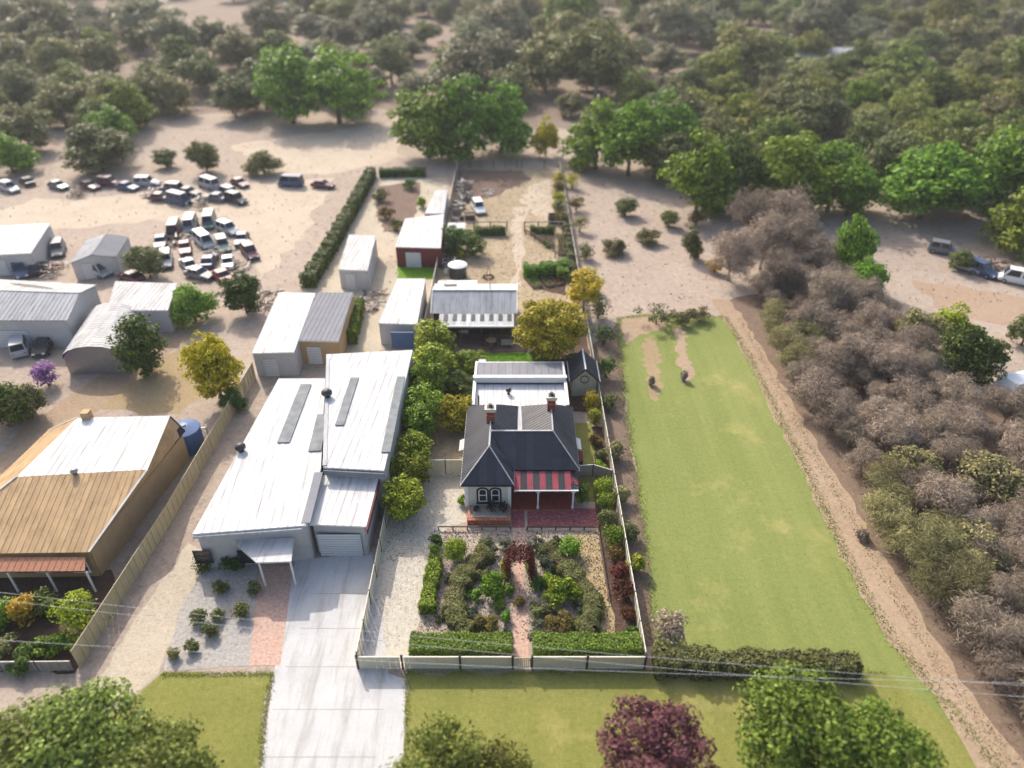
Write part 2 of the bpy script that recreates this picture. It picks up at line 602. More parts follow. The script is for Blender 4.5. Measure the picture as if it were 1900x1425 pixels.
def fence(name, label, pts, h, panel=2.4, mat='fence_cream', post_mat='fence_post', post=0.07, group=None, z0=0.02, ribs=8, cap='fence_rail', post_h=0.05, posts=True, skip=()):
    """Steel sheet fence: folded panels, each between two posts, with a top rail."""
    t = thing(name, label, 'fence', (pts[0][0], pts[0][1], 0), group)
    for a, b in zip(pts, pts[1:]):
        L = math.dist(a, b); n = max(1, round(L / panel))
        d = Vector((b[0] - a[0], b[1] - a[1], 0)) / L; s = Vector((-d.y, d.x, 0))
        for k in range(n):
            p0 = Vector((a[0], a[1], 0)) + d * (L * k / n + post * .5 + .01); w = L / n - post - .02
            mb = MB()
            for j in range(ribs):
                q0 = p0 + d * (w * j / ribs); q1 = p0 + d * (w * (j + 1) / ribs)
                o0 = s * (0.018 if j % 2 else -0.018)
                mb.hexa([q0 + o0 - s * .006 + Vector((0, 0, z0)), q1 - o0 * -1 - s * .006 + Vector((0, 0, z0)), q1 + o0 + s * .006 + Vector((0, 0, z0)), q0 + o0 + s * .006 + Vector((0, 0, z0))],
                        [q0 + o0 - s * .006 + Vector((0, 0, h - .05)), q1 + o0 - s * .006 + Vector((0, 0, h - .05)), q1 + o0 + s * .006 + Vector((0, 0, h - .05)), q0 + o0 + s * .006 + Vector((0, 0, h - .05))])
            pn = mb.build('fence_panel', mat, t)
            MB().bar(p0 + Vector((0, 0, h - .02)), p0 + d * w + Vector((0, 0, h - .02)), .05, .05).build('rail', cap, pn)
        if posts:
            for k in range(n + (1 if b is pts[-1] else 0)):
                p = Vector((a[0], a[1], 0)) + d * (L * k / n)
                MB().box(p.x - post / 2, p.x + post / 2, p.y - post / 2, p.y + post / 2, 0, h + post_h).build('post', post_mat, t)
    return t

def window(parent, cx, y, z0, z1, w, frame='trim_white', glass='glass', sill=True, face=-1, name='window', muntin=True, depth=.08):
    """Window in a wall that faces the front (face -1) or back (+1): frame, pane, sill."""
    f = MB(); t = .07
    ya, yb = y + face * depth, y + face * .003
    ya, yb = min(ya, yb), max(ya, yb)
    f.box(cx - w / 2, cx - w / 2 + t, ya, yb, z0, z1).box(cx + w / 2 - t, cx + w / 2, ya, yb, z0, z1)
    f.box(cx - w / 2 + t, cx + w / 2 - t, ya, yb, z1 - t, z1).box(cx - w / 2 + t, cx + w / 2 - t, ya, yb, z0, z0 + t)
    if muntin:
        zm = (z0 + z1) / 2
        f.box(cx - w / 2 + t, cx + w / 2 - t, ya + .01, yb, zm - .025, zm + .025)
    o = f.build(name, frame, parent)
    MB().box(cx - w / 2 + t - .002, cx + w / 2 - t + .002, y + face * .025 - .01, y + face * .025 + .01, z0 + t - .002, z1 - t + .002).build('pane', glass, o)
    if sill:
        MB().box(cx - w / 2 - .06, cx + w / 2 + .06, min(y, y + face * .14), max(y, y + face * .14) - .003, z0 - .06, z0 - .002).build('sill', frame, o)
    return o

def door(parent, cx, y, w, h, mat='door_dark', face=-1, frame='trim_white', z0=0.0):
    ya, yb = sorted((y + face * .06, y + face * .003))
    o = MB().box(cx - w / 2, cx + w / 2, ya, yb, z0, z0 + h).build('door', mat, parent)
    f = MB().box(cx - w / 2 - .08, cx - w / 2, ya - .01, yb, z0, z0 + h + .08).box(cx + w / 2, cx + w / 2 + .08, ya - .01, yb, z0, z0 + h + .08).box(cx - w / 2, cx + w / 2, ya - .01, yb, z0 + h, z0 + h + .08)
    f.build('door_frame', frame, o)
    MB().box(cx + w / 2 - .14, cx + w / 2 - .08, ya - .05, ya, z0 + 1.0, z0 + 1.06).build('handle', 'metal_grey', o)
    return o

# ------------------------------------------------------------------ material library
leaf_mat('leaf_bright', (0.045, 0.09, 0.01), (0.155, 0.26, 0.018), (0.31, 0.43, 0.04))
leaf_mat('leaf_glossy', (0.03, 0.06, 0.008), (0.17, 0.26, 0.014), (0.48, 0.57, 0.035), gloss=0.25, rough=0.45)
leaf_mat('leaf_gum', (0.095, 0.108, 0.036), (0.19, 0.20, 0.068), (0.31, 0.31, 0.115), objvar=0.3)
leaf_mat('leaf_gum_grey', (0.12, 0.125, 0.065), (0.21, 0.213, 0.11), (0.31, 0.30, 0.17), objvar=0.3)
leaf_mat('leaf_gum_green', (0.07, 0.09, 0.02), (0.16, 0.19, 0.036), (0.28, 0.31, 0.06), objvar=0.3)
leaf_mat('leaf_street', (0.05, 0.085, 0.015), (0.14, 0.205, 0.028), (0.26, 0.34, 0.05), objvar=0.08)
leaf_mat('leaf_dark', (0.025, 0.05, 0.012), (0.07, 0.125, 0.02), (0.15, 0.22, 0.035))
leaf_mat('leaf_lime', (0.09, 0.15, 0.01), (0.19, 0.30, 0.02), (0.32, 0.44, 0.04))
leaf_mat('leaf_yellow', (0.22, 0.16, 0.01), (0.50, 0.37, 0.02), (0.68, 0.55, 0.05))
leaf_mat('leaf_autumn', (0.24, 0.21, 0.01), (0.52, 0.43, 0.02), (0.70, 0.58, 0.04), objvar=0.1)
leaf_mat('leaf_golden', (0.15, 0.135, 0.016), (0.38, 0.33, 0.026), (0.64, 0.54, 0.045), objvar=0.1)
leaf_mat('leaf_yellowgreen', (0.12, 0.14, 0.01), (0.32, 0.33, 0.02), (0.56, 0.50, 0.04))
leaf_mat('leaf_lavender', (0.05, 0.062, 0.035), (0.10, 0.12, 0.065), (0.17, 0.19, 0.12), objvar=0.15)
leaf_mat('leaf_olive', (0.06, 0.07, 0.022), (0.15, 0.165, 0.05), (0.25, 0.26, 0.10), objvar=0.15)
leaf_mat('leaf_bronze', (0.07, 0.05, 0.014), (0.16, 0.12, 0.028), (0.27, 0.22, 0.05), objvar=0.15)
leaf_mat('leaf_darkred', (0.045, 0.012, 0.01), (0.11, 0.03, 0.02), (0.20, 0.07, 0.04), objvar=0.2)
leaf_mat('leaf_purple', (0.065, 0.022, 0.034), (0.14, 0.05, 0.066), (0.24, 0.105, 0.115), objvar=0.15)
leaf_mat('leaf_pink', (0.22, 0.08, 0.25), (0.36, 0.16, 0.40), (0.52, 0.3, 0.55), objvar=0.15)
leaf_mat('leaf_scrub', (0.17, 0.128, 0.096), (0.31, 0.245, 0.185), (0.43, 0.36, 0.28), objvar=0.28, gloss=0.05, hue=0.25)
leaf_mat('leaf_scrub_olive', (0.12, 0.11, 0.055), (0.25, 0.23, 0.10), (0.37, 0.34, 0.16), objvar=0.3, gloss=0.05, hue=0.4)
leaf_mat('leaf_hedge', (0.05, 0.085, 0.012), (0.15, 0.22, 0.026), (0.30, 0.39, 0.05), objvar=0.1)
leaf_mat('leaf_flax', (0.02, 0.018, 0.018), (0.05, 0.045, 0.045), (0.11, 0.10, 0.10), objvar=0.1)
leaf_mat('leaf_litter', (0.10, 0.06, 0.03), (0.20, 0.13, 0.06), (0.32, 0.24, 0.12), objvar=0.0, gloss=0.1)
leaf_mat('grass_blade', (0.06, 0.13, 0.012), (0.12, 0.25, 0.025), (0.2, 0.36, 0.05), objvar=0.0)
leaf_mat('grass_dry', (0.2, 0.16, 0.09), (0.32, 0.27, 0.16), (0.44, 0.38, 0.24), objvar=0.0)
surf('bark', (0.17, 0.135, 0.105), 0.25, 3, 20, bump=0.5, bscale=15)
surf('bark_dark', (0.06, 0.045, 0.035), 0.25, 5, 30, bump=0.4)
surf('bark_gum', (0.36, 0.31, 0.26), 0.22, 2, 12, bump=0.3)
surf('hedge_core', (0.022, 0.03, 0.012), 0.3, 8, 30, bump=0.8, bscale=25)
surf('roof_slate', (0.042, 0.043, 0.056), 0.28, 1.3, 9, rough=0.48, spec=0.45, bump=0.1, objrand=0.25)
surf('roof_deck', (0.03, 0.03, 0.036), 0.1)
surf('roof_white', (0.62, 0.61, 0.60), 0.05, 0.5, 6, rough=0.8, spec=0.12, objrand=0.07, bump=0.05, streak=(2.6, .22, 1))
surf('roof_offwhite', (0.54, 0.525, 0.51), 0.07, 0.5, 6, rough=0.8, spec=0.12, objrand=0.09, bump=0.05, streak=(2.6, .22, 1))
surf('roof_grey', (0.22, 0.22, 0.24), 0.10, 0.7, 8, rough=0.8, spec=0.12, objrand=0.08, bump=0.1)
surf('roof_light_grey', (0.42, 0.42, 0.43), 0.10, 0.7, 8, rough=0.8, spec=0.12, objrand=0.1, bump=0.1, streak=(2.6, .3, 1))
surf('roof_red', (0.36, 0.065, 0.085), 0.25, 1.5, 12, rough=0.5, objrand=0.1)
surf('roof_charcoal', (0.035, 0.045, 0.05), 0.15, 1.5, 12, rough=0.5, objrand=0.1)
surf('roof_tan', (0.50, 0.33, 0.17), 0.12, 0.8, 10, rough=0.7, objrand=0.1, streak=(1.5, .5, 1))
surf('wall_cream', (0.60, 0.56, 0.46), 0.10, 1.2, 15, rough=0.85)
surf('wall_stone', (0.50, 0.43, 0.30), 0.16, 2.5, 12, rough=0.9, bump=0.5, bscale=8)
surf('wall_white', (0.74, 0.72, 0.68), 0.06, 1.0, 12)
surf('wall_grey', (0.46, 0.45, 0.44), 0.1, 1.0, 12)
surf('wall_tan', (0.44, 0.29, 0.15), 0.12, 1.0, 12)
surf('wall_dark', (0.05, 0.035, 0.03), 0.2, 1.5, 12)
surf('wall_maroon', (0.16, 0.035, 0.035), 0.15, 1.5, 12)
surf('wall_verandah', (0.26, 0.045, 0.035), 0.2, 1.5, 12)
surf('parapet', (0.66, 0.64, 0.60), 0.07, 1.0, 9)
surf('trim_white', (0.78, 0.77, 0.74), 0.05, 2, 20, rough=0.55)
surf('trim_dark', (0.03, 0.03, 0.035), 0.15, 2, 20, rough=0.5)
surf('door_dark', (0.06, 0.045, 0.04), 0.2, 3, 20)
surf('door_white', (0.60, 0.60, 0.60), 0.06, 3, 20)
surf('metal_grey', (0.32, 0.33, 0.34), 0.12, 3, 20, rough=0.4, metallic=0.7)
surf('metal_dark', (0.05, 0.05, 0.055), 0.15, 3, 20, rough=0.5)
surf('metal_rust', (0.20, 0.10, 0.06), 0.3, 3, 15, rough=0.8)
surf('fence_cream', (0.62, 0.56, 0.42), 0.09, 0.8, 14, rough=0.6, objrand=0.05)
surf('fence_rail', (0.72, 0.68, 0.56), 0.06, 2, 14, rough=0.6)
surf('fence_post', (0.06, 0.05, 0.045), 0.2, 3, 14, rough=0.6)
surf('fence_tan', (0.44, 0.37, 0.22), 0.1, 0.8, 14, rough=0.6, objrand=0.06)
surf('fence_green', (0.05, 0.085, 0.04), 0.2, 0.8, 14, rough=0.6, objrand=0.06)
surf('fence_grey', (0.30, 0.29, 0.27), 0.14, 0.8, 14, rough=0.7, objrand=0.1)
surf('timber', (0.26, 0.19, 0.12), 0.2, 3, 20, bump=0.3)
surf('timber_dark', (0.10, 0.07, 0.05), 0.25, 3, 20, bump=0.3)
surf('timber_grey', (0.30, 0.27, 0.24), 0.2, 3, 20, bump=0.3)
surf('rubber', (0.02, 0.02, 0.02), 0.2, 5, 20, rough=0.85)
surf('plastic_white', (0.78, 0.78, 0.77), 0.04, 2, 14, rough=0.6)
surf('plastic_blue', (0.06, 0.12, 0.26), 0.1, 2, 14, rough=0.5)
surf('stone_pale', (0.50, 0.47, 0.43), 0.18, 2, 10, rough=0.9, bump=0.5, bscale=10)
surf('concrete', (0.50, 0.49, 0.48), 0.10, 0.45, 5, rough=0.85, bump=0.15, streak=(1.3, .12, 1))
surf('concrete_joint', (0.30, 0.29, 0.28), 0.1)
surf('terracotta', (0.42, 0.19, 0.11), 0.15, 3, 20)
surf('dark_slab', (0.13, 0.08, 0.07), 0.2, 2, 12)
surf('cable', (0.6, 0.6, 0.6), 0.05, rough=0.5)
brick_mat('brick_red', lin((150, 62, 48)), lin((120, 44, 36)), lin((150, 130, 118)), 4.3, .5, .17, plane='xz')
brick_mat('brick_orange', lin((182, 100, 70)), lin((160, 84, 58)), lin((190, 160, 140)), 4.3, .5, .17, plane='xz')
brick_mat('paving_red', lin((158, 84, 88)), lin((134, 66, 72)), lin((186, 150, 146)), 4.0, .5, .25)
brick_mat('paving_path', lin((196, 164, 146)), lin((178, 138, 122)), lin((206, 190, 174)), 4.0, .5, .25, rot=R(45))
for nm, c in (('car_white', (0.72, 0.72, 0.71)), ('car_red', (0.30, 0.035, 0.04)), ('car_blue', (0.06, 0.09, 0.17)), ('car_silver', (0.38, 0.39, 0.41)),
              ('car_black', (0.03, 0.03, 0.035)), ('car_maroon', (0.13, 0.04, 0.06)), ('car_green', (0.18, 0.27, 0.23)), ('car_grey', (0.16, 0.165, 0.18))):
    surf(nm, c, 0.08, 1.5, 9, rough=0.45, spec=0.35, bump=0.0)
m, nt, b = new_mat('glass')
b.inputs['Base Color'].default_value = (0.018, 0.022, 0.03, 1)
b.inputs['Roughness'].default_value = 0.08
m, nt, b = new_mat('skylight')
nt.links.new(ramp(nt, [(0.3, (0.16, 0.17, 0.175)), (0.7, (0.26, 0.27, 0.275))], noise(nt, 1.2, 3)).outputs[0], b.inputs['Base Color'])
b.inputs['Roughness'].default_value = 0.8
b.inputs['Specular IOR Level'].default_value = 0.1

# ------------------------------------------------------------------ grounds
ground_mat('dry_earth', (lin((152, 134, 120)), lin((186, 168, 152)), lin((208, 192, 176))), 0.035, 0.35, 3.0, 0.5)
ground_mat('yard_sand', (lin((140, 120, 96)), lin((186, 166, 136)), lin((212, 196, 170))), 0.12, 0.9, 4.0, 0.5)
ground_mat('pale_gravel', (lin((176, 166, 150)), lin((214, 205, 188)), lin((234, 226, 210))), 0.3, 1.6, 8.0, 0.6, weights=(.4, .4))
ground_mat('bed_gravel', (lin((140, 126, 112)), lin((190, 174, 156)), lin((216, 202, 184))), 0.5, 2.5, 10.0, 0.7, weights=(.4, .5))
ground_mat('tan_gravel', (lin((140, 116, 82)), lin((190, 166, 122)), lin((214, 194, 150))), 0.5, 2.5, 8.0, 0.7, weights=(.4, .5))
ground_mat('bed_soil', (lin((64, 48, 42)), lin((96, 76, 66)), lin((130, 108, 94))), 0.5, 2.5, 10.0, 0.7)
ground_mat('mulch', (lin((92, 74, 66)), lin((132, 110, 98)), lin((172, 148, 130))), 0.35, 1.6, 8.0, 0.7, weights=(.4, .45))
ground_mat('track_dirt', (lin((184, 164, 142)), lin((208, 190, 168)), lin((222, 208, 188))), 0.2, 1.2, 7.0, 0.4)
ground_mat('path_dirt', (lin((146, 124, 102)), lin((180, 156, 130)), lin((202, 180, 156))), 0.12, 0.9, 6.0, 0.4)
ground_mat('red_dirt', (lin((152, 126, 106)), lin((182, 156, 132)), lin((198, 176, 154))), 0.06, 0.6, 6.0, 0.4)
ground_mat('scrub_floor', (lin((104, 86, 74)), lin((136, 116, 100)), lin((164, 144, 124))), 0.12, 0.9, 5.0, 0.6)
ground_mat('field_grass', ((0.215, 0.255, 0.065), (0.26, 0.30, 0.085), (0.33, 0.35, 0.12)), 0.05, 0.5, 7.0, 0.5, weights=(.25, .28))
ground_mat('verge_grass', ((0.19, 0.21, 0.045), (0.27, 0.275, 0.068), (0.37, 0.34, 0.12)), 0.10, 0.8, 7.0, 0.6, weights=(.35, .3))
ground_mat('lawn_green', ((0.12, 0.25, 0.016), (0.18, 0.35, 0.026), (0.25, 0.42, 0.04)), 0.25, 1.2, 9.0, 0.6)
ground_mat('sandy_drive', (lin((176, 160, 138)), lin((204, 190, 168)), lin((222, 210, 190))), 0.15, 1.0, 7.0, 0.4)
ground_mat('white_pebble', (lin((150, 144, 138)), lin((186, 180, 172)), lin((210, 204, 196))), 0.6, 2.5, 9.0, 0.7, weights=(.4, .5))
ground_mat('dry_lawn', (lin((150, 130, 98)), lin((176, 154, 118)), lin((196, 174, 138))), 0.1, 0.9, 7.0, 0.4)

def mown_field(name):
    m = MATS[name]; nt = m.node_tree; b = nt.nodes['Principled BSDF']
    src = b.inputs['Base Color'].links[0].from_socket
    mp = nt.nodes.new('ShaderNodeMapping'); mp.inputs['Rotation'].default_value = (0, 0, R(-8)); mp.inputs['Scale'].default_value = (.55, .02, 1)
    nt.links.new(wpos(nt), mp.inputs[0])
    st_ = noise(nt, 1.0, 5, .65, mp.outputs[0])
    c = mixc(nt, 1.0, src, ramp(nt, [(.36, (.9, .92, .88)), (.62, (1.07, 1.04, 1.08))], st_).outputs[0], 'MULTIPLY')
    dry = noise(nt, .11, 8, .72)
    c = mixc(nt, ramp(nt, [(.54, (0, 0, 0)), (.74, (.7, .7, .7))], dry).outputs[0], c, lin((176, 160, 104)))
    nt.links.new(c, b.inputs['Base Color'])
mown_field('field_grass'); mown_field('verge_grass')

bm = bmesh.new()
bmesh.ops.create_grid(bm, x_segments=60, y_segments=60, size=1500)
me = bpy.data.meshes.new('ground'); bm.to_mesh(me); bm.free()
tag(link('ground', me, 'dry_earth', None, (0, 800, 0)), kind='structure')

ground_mat('woodland_floor_earth', (lin((112, 96, 84)), lin((150, 132, 116)), lin((186, 166, 146))), 0.03, 0.3, 2.5, 0.6)
sheet('woodland_floor', [(-330, 160), (-120, 165), (-78, 180), (-40, 196), (-20, 178), (10, 172), (34, 140), (60, 130), (120, 124), (330, 118), (420, 450), (-420, 450)], 'woodland_floor_earth', 1, 5, 3.5, 77)
# the property: driveway, garden, court, paths, lawn and back yard
LX, RX, FY, BY = -10.8, 9.3, 30.3, 141.5
sheet('yard_ground', [(LX, 72), (RX, 72), (RX, BY), (LX, BY)], 'yard_sand', 1, amp=0)
sheet('driveway', [(LX, 30.35), (-7.55, 30.35), (-7.0, 33.5), (-6.5, 36.5), (-6.1, 40.5), (-5.6, 43.7), (-4.0, 44.6), (-4.0, 57.5), (-6.0, 60.5), (LX, 60.5)], 'pale_gravel', 2, 0.8, 0.14, 3)
sheet('sandy_yard', [(-10.7, 50.9), (-4.15, 50.9), (-4.1, 60), (-10.6, 60)], 'yard_sand', 3, 0.8, 0.25, 5)
sheet('garden_bed', [(-7.5, 30.4), (RX - .05, 30.4), (RX - .05, 43.55), (-5.7, 43.55), (-6.3, 40), (-6.9, 34)], 'bed_gravel', 3, 0.8, 0.08, 8)
sheet('gravel_strip', [(5.6, 32.4), (8.0, 32.4), (7.5, 37.5), (7.2, 43.3), (5.3, 43.3), (4.6, 41.6), (5.3, 39), (6.1, 36)], 'tan_gravel', 4, 0.7, 0.16, 9)
sheet('side_bed', [(7.8, 32.2), (RX - .06, 32.2), (RX - .06, 58), (7.6, 58), (7.35, 43.6), (7.45, 38)], 'bed_soil', 5, 0.8, 0.12, 4)
sheet('side_lawn', [(5.8, 47), (7.7, 47), (8.2, 58.5), (5.8, 58.5)], 'verge_grass', 6, 0.7, 0.15, 14)
sheet('court_paving', [(1.35, 43.85), (7.35, 43.85), (7.35, 46.2), (1.35, 46.2)], 'paving_red', 6, amp=0)
sheet('entry_paving', [(-0.05, 43.85), (1.1, 43.85), (1.1, 46.2), (-0.05, 46.2)], 'paving_red', 7, amp=0)
sheet('brick_path', [(0.1, 30.5), (1.2, 30.5), (1.15, 35), (0.95, 38), (1.2, 43.85), (0.05, 43.85), (0.2, 38), (0.12, 35)], 'paving_path', 7, 0.9, 0.03, 2)
sheet('back_garden_soil', [(LX + .1, 60.6), (RX - .1, 60.6), (RX - .1, 78), (LX + .1, 78)], 'bed_soil', 3, 0.9, 0.1, 2)
sheet('lawn', [(-3.6, 65.5), (4.2, 65.5), (4.4, 70.5), (2.6, 72.3), (-3.6, 72.2), (-4.2, 69)], 'lawn_green', 5, 0.6, 0.1, 6)
sheet('verandah_slab', [(-9.2, 72.6), (1.4, 72.6), (1.4, 76.6), (-9.2, 76.6)], 'dark_slab', 6, amp=0)
sheet('wheel_track', [(-0.37, 89.91), (0.62, 95.1), (0.16, 100.76), (0.0, 106.94), (-0.44, 110.26), (0.46, 116.15), (0.0, 119.93), (3.27, 119.93), (2.26, 114.93), (1.4, 110.26), (1.88, 106.94), (1.8, 100.76), (1.17, 95.1), (1.35, 89.91)], 'track_dirt', 2, 1.0, 0.25, 12)
sheet('mulch_patch', [(-10.39, 140.16), (2.12, 140.16), (3.58, 134.07), (1.0, 131.03), (-1.49, 128.97), (-2.43, 126.12), (-4.35, 125.01), (-6.67, 122.83), (-7.73, 121.24), (-9.37, 123.37)], 'mulch', 2, 1.2, 0.5, 13)
sheet('bare_patch', [(3.51, 131.03), (7.64, 135.63), (7.11, 116.15), (5.54, 113.26), (3.68, 117.39), (1.72, 123.37)], 'track_dirt', 3, 1.2, 0.7, 19)
sheet('vegetable_bed', [(1.53, 92.8), (4.25, 93.85), (7.59, 91.6), (7.31, 87.0), (4.43, 88.28), (2.62, 89.91)], 'bed_soil', 4, 0.6, 0.15, 15)

# surroundings
sheet('field', [(13.56, 80.72), (17.43, 81.58), (27.4, 81.01), (27.96, 71.63), (27.89, 60.94), (27.82, 50.72), (27.54, 41.95), (27.52, 36.39), (27.89, 32.52), (29.05, 28.46), (29.91, 25.25), (30.87, 21.57), (12, 21), (10.92, 29.89), (10.29, 32.52), (11.2, 42.56), (11.65, 52.26), (12.18, 64.93)], 'field_grass', 1, 1.5, 0.3, 21)
sheet('bare_earth', [(15.49, 74.07), (16.96, 76.37), (17.49, 72.83), (16.39, 64.93), (15.32, 62.39), (15.18, 67.06)], 'dry_lawn', 2, .5, .45, 51)
sheet('bare_earth', [(20.24, 77.96), (21.59, 78.64), (20.97, 71.63), (20.28, 67.06), (19.05, 65.77), (19.32, 71.63)], 'path_dirt', 2, .5, .45, 52)
sheet('bare_earth', [(13.8, 80.44), (19.42, 81.01), (19.67, 78.51), (15.96, 76.37), (13.66, 74.07)], 'path_dirt', 2, .8, .4, 53)
sheet('verge', [(-7.35, 29.98), (11.71, 30.06), (25.99, 29.89), (31.63, 22.85), (34, 18), (-9.0, 18), (-6.91, 24.89)], 'verge_grass', 2, 1.2, 0.25, 22)
sheet('verge_strip', [(-24.45, 29.81), (-16.72, 29.89), (-16.42, 26.71), (-15.66, 23.35), (-16, 20), (-30, 20), (-26.77, 26.71), (-25.65, 28.26)], 'verge_grass', 2, 1.2, 0.25, 23)
sheet('scrub_ground', [(28.85, 85.44), (41.77, 91.6), (48.2, 85.14), (48.8, 74.07), (47.09, 62.89), (57.49, 60.94), (60, 18), (32.04, 21.89), (30.08, 25.25), (29.09, 29.68), (28.55, 35.88), (28.44, 41.95), (28.31, 49.24), (27.87, 58.15), (27.95, 69.29)], 'scrub_floor', 1, 1.5, 0.3, 25)
sheet('worn_path', [(28.93, 85.75), (29.75, 80.72), (29.93, 69.29), (30.08, 58.15), (30.39, 49.24), (30.43, 41.95), (30.68, 36.39), (31.01, 30.74), (31.78, 25.97), (32.37, 21.89), (29.42, 21.89), (29.11, 24.72), (28.59, 28.26), (27.5, 32.52), (27.2, 36.65), (27.11, 42.25), (27.26, 50.88), (27.35, 61.42), (27.49, 72.23), (27.02, 81.44), (26.79, 85.91)], 'path_dirt', 3, 1.2, 0.3, 24)
sheet('orange_dirt', [(56.2, 91.6), (62.16, 89.91), (70.49, 85.14), (66.96, 79.33), (60.81, 79.33), (56.09, 83.63)], 'red_dirt', 1, 2.0, 0.6, 26)
sheet('side_strip', [(9.76, 74.07), (13.53, 79.33), (11.95, 60.94), (11.52, 49.24), (11.23, 40.19), (10.34, 32.06), (9.6, 32.06), (9.6, 40.19), (9.37, 53.06)], 'scrub_floor', 2, 1.0, 0.2, 27)
sheet('concrete_drive', [(-17.71, 40.19), (-11.59, 41.06), (-10.5, 36.91), (-8.59, 29.89), (-7.41, 29.48), (-6.79, 23.35), (-7.2, 18), (-16, 18), (-15.66, 23.35), (-16.65, 29.89)], 'concrete', 3, amp=0)
for k, yy in enumerate((24.0, 27.2, 30.4, 33.6, 36.8)):
    sheet('expansion_joint', [(-16.0 if yy < 31 else -15.7, yy), (-8.6 if yy < 30 else -10.95, yy), (-8.6 if yy < 30 else -10.95, yy + .05), (-16.0 if yy < 31 else -15.7, yy + .05)], 'concrete_joint', 4, amp=0)
sheet('sandy_lane', [(-27.11, 42.25), (-24.51, 40.77), (-25.24, 35.88), (-24.55, 29.89), (-25.85, 27.87), (-28.76, 27.87), (-28.54, 30.53), (-28.13, 35.88)], 'sandy_drive', 2, 1.0, 0.2, 28)
sheet('pebble_garden', [(-24.42, 40.77), (-20.71, 39.9), (-18.27, 30.53), (-24.56, 30.1), (-25.24, 35.88)], 'white_pebble', 3, 0.8, 0.1, 29)
sheet('brick_walk', [(-20.45, 39.62), (-17.7, 39.62), (-16.36, 30.53), (-18.57, 30.53)], 'paving_path', 4, amp=0)
sheet('concrete_yard', [(-25.81, 135.63), (-12.39, 135.63), (-10.86, 98.82), (-11.06, 74.07), (-19.7, 71.63), (-23.83, 71.63), (-28.81, 88.28), (-27.35, 111.4)], 'sandy_drive', 1, 1.5, 0.3, 30)
sheet('dry_lawn', [(-43.83, 60.94), (-43.11, 67.06), (-39.69, 74.07), (-34.49, 74.07), (-32.67, 64.93), (-34.93, 59.99)], 'dry_lawn', 1, 1.5, 0.5, 31)
sheet('front_garden_soil', [(-42.91, 39.06), (-32.51, 39.06), (-31.12, 37.43), (-30.61, 30.1), (-37.41, 30.1)], 'bed_soil', 1, 1.0, 0.3, 32)
sheet('lane_left', [(-50.16, 49.24), (-49.62, 59.06), (-46.05, 68.17), (-42.36, 79.33), (-38.95, 79.33), (-41.76, 68.17), (-44.8, 57.26), (-47.02, 45.75)], 'path_dirt', 2, 1.5, 0.4, 33)
sheet('parking_dirt', [(-89.11, 111.4), (-85.43, 123.91), (-68.4, 126.68), (-47.63, 132.54), (-34.08, 135.63), (-33.33, 106.94), (-35.69, 91.6), (-48.32, 116.15), (-60.08, 113.74), (-77.27, 109.13)], 'track_dirt', 1, 2, 1.0, 34)
sheet('paddock', [(-60.58, 156.96), (-27.06, 176.93), (-22.9, 149.27), (-32.63, 138.84), (-46.91, 137.22)], 'track_dirt', 1, 2, 1.2, 35)

# ================================================================== THE PROPERTY
# ------------------------------------------------------------------ main house
EZ, RZ = 3.15, 5.3
house = thing('cottage', 'cream cottage with dark slate-grey hipped roof and red striped verandah', 'house', (0.8, 50, 0))
W0, W1, WF, WM, WB = -4.1, 5.65, 46.1, 48.2, 57.0
def wall(mb_pts, name, mat, parent):
    return MB().prism(mb_pts, 0, EZ - .02).build(name, mat, parent)
wt = .2
front = MB()
# projecting front room wall with two arched openings
front.box(W0, -0.1, WF, WF + wt, 0, EZ - .02)
fw = front.build('wall', 'wall_cream', house)
MB().box(W0, W0 + wt, WF + wt, WB, 0, EZ - .02).build('wall', 'wall_cream', house)
MB().box(-0.3, -0.1, WF + wt, WM, 0, EZ - .02).build('wall', 'wall_cream', house)
MB().box(-0.3, W1, WM, WM + wt, 0, EZ - .02).build('wall', 'wall_verandah', house)
MB().box(W1 - wt, W1, WM + wt, WB, 0, EZ - .02).build('wall', 'wall_cream', house)
MB().box(W0 + wt, W1 - wt, WB - wt, WB, 0, EZ - .02).build('wall', 'wall_cream', house)
MB().box(W0 - .04, -.06, WF - .04, WF - .003, 0, .35).build('plinth', 'stone_pale', house)
for sx in (W0 + .12, -.22):      # corner quoins
    MB().box(sx - .15, sx + .15, WF - .03, WF - .002, .36, EZ - .03).build('corner_trim', 'trim_white', house)
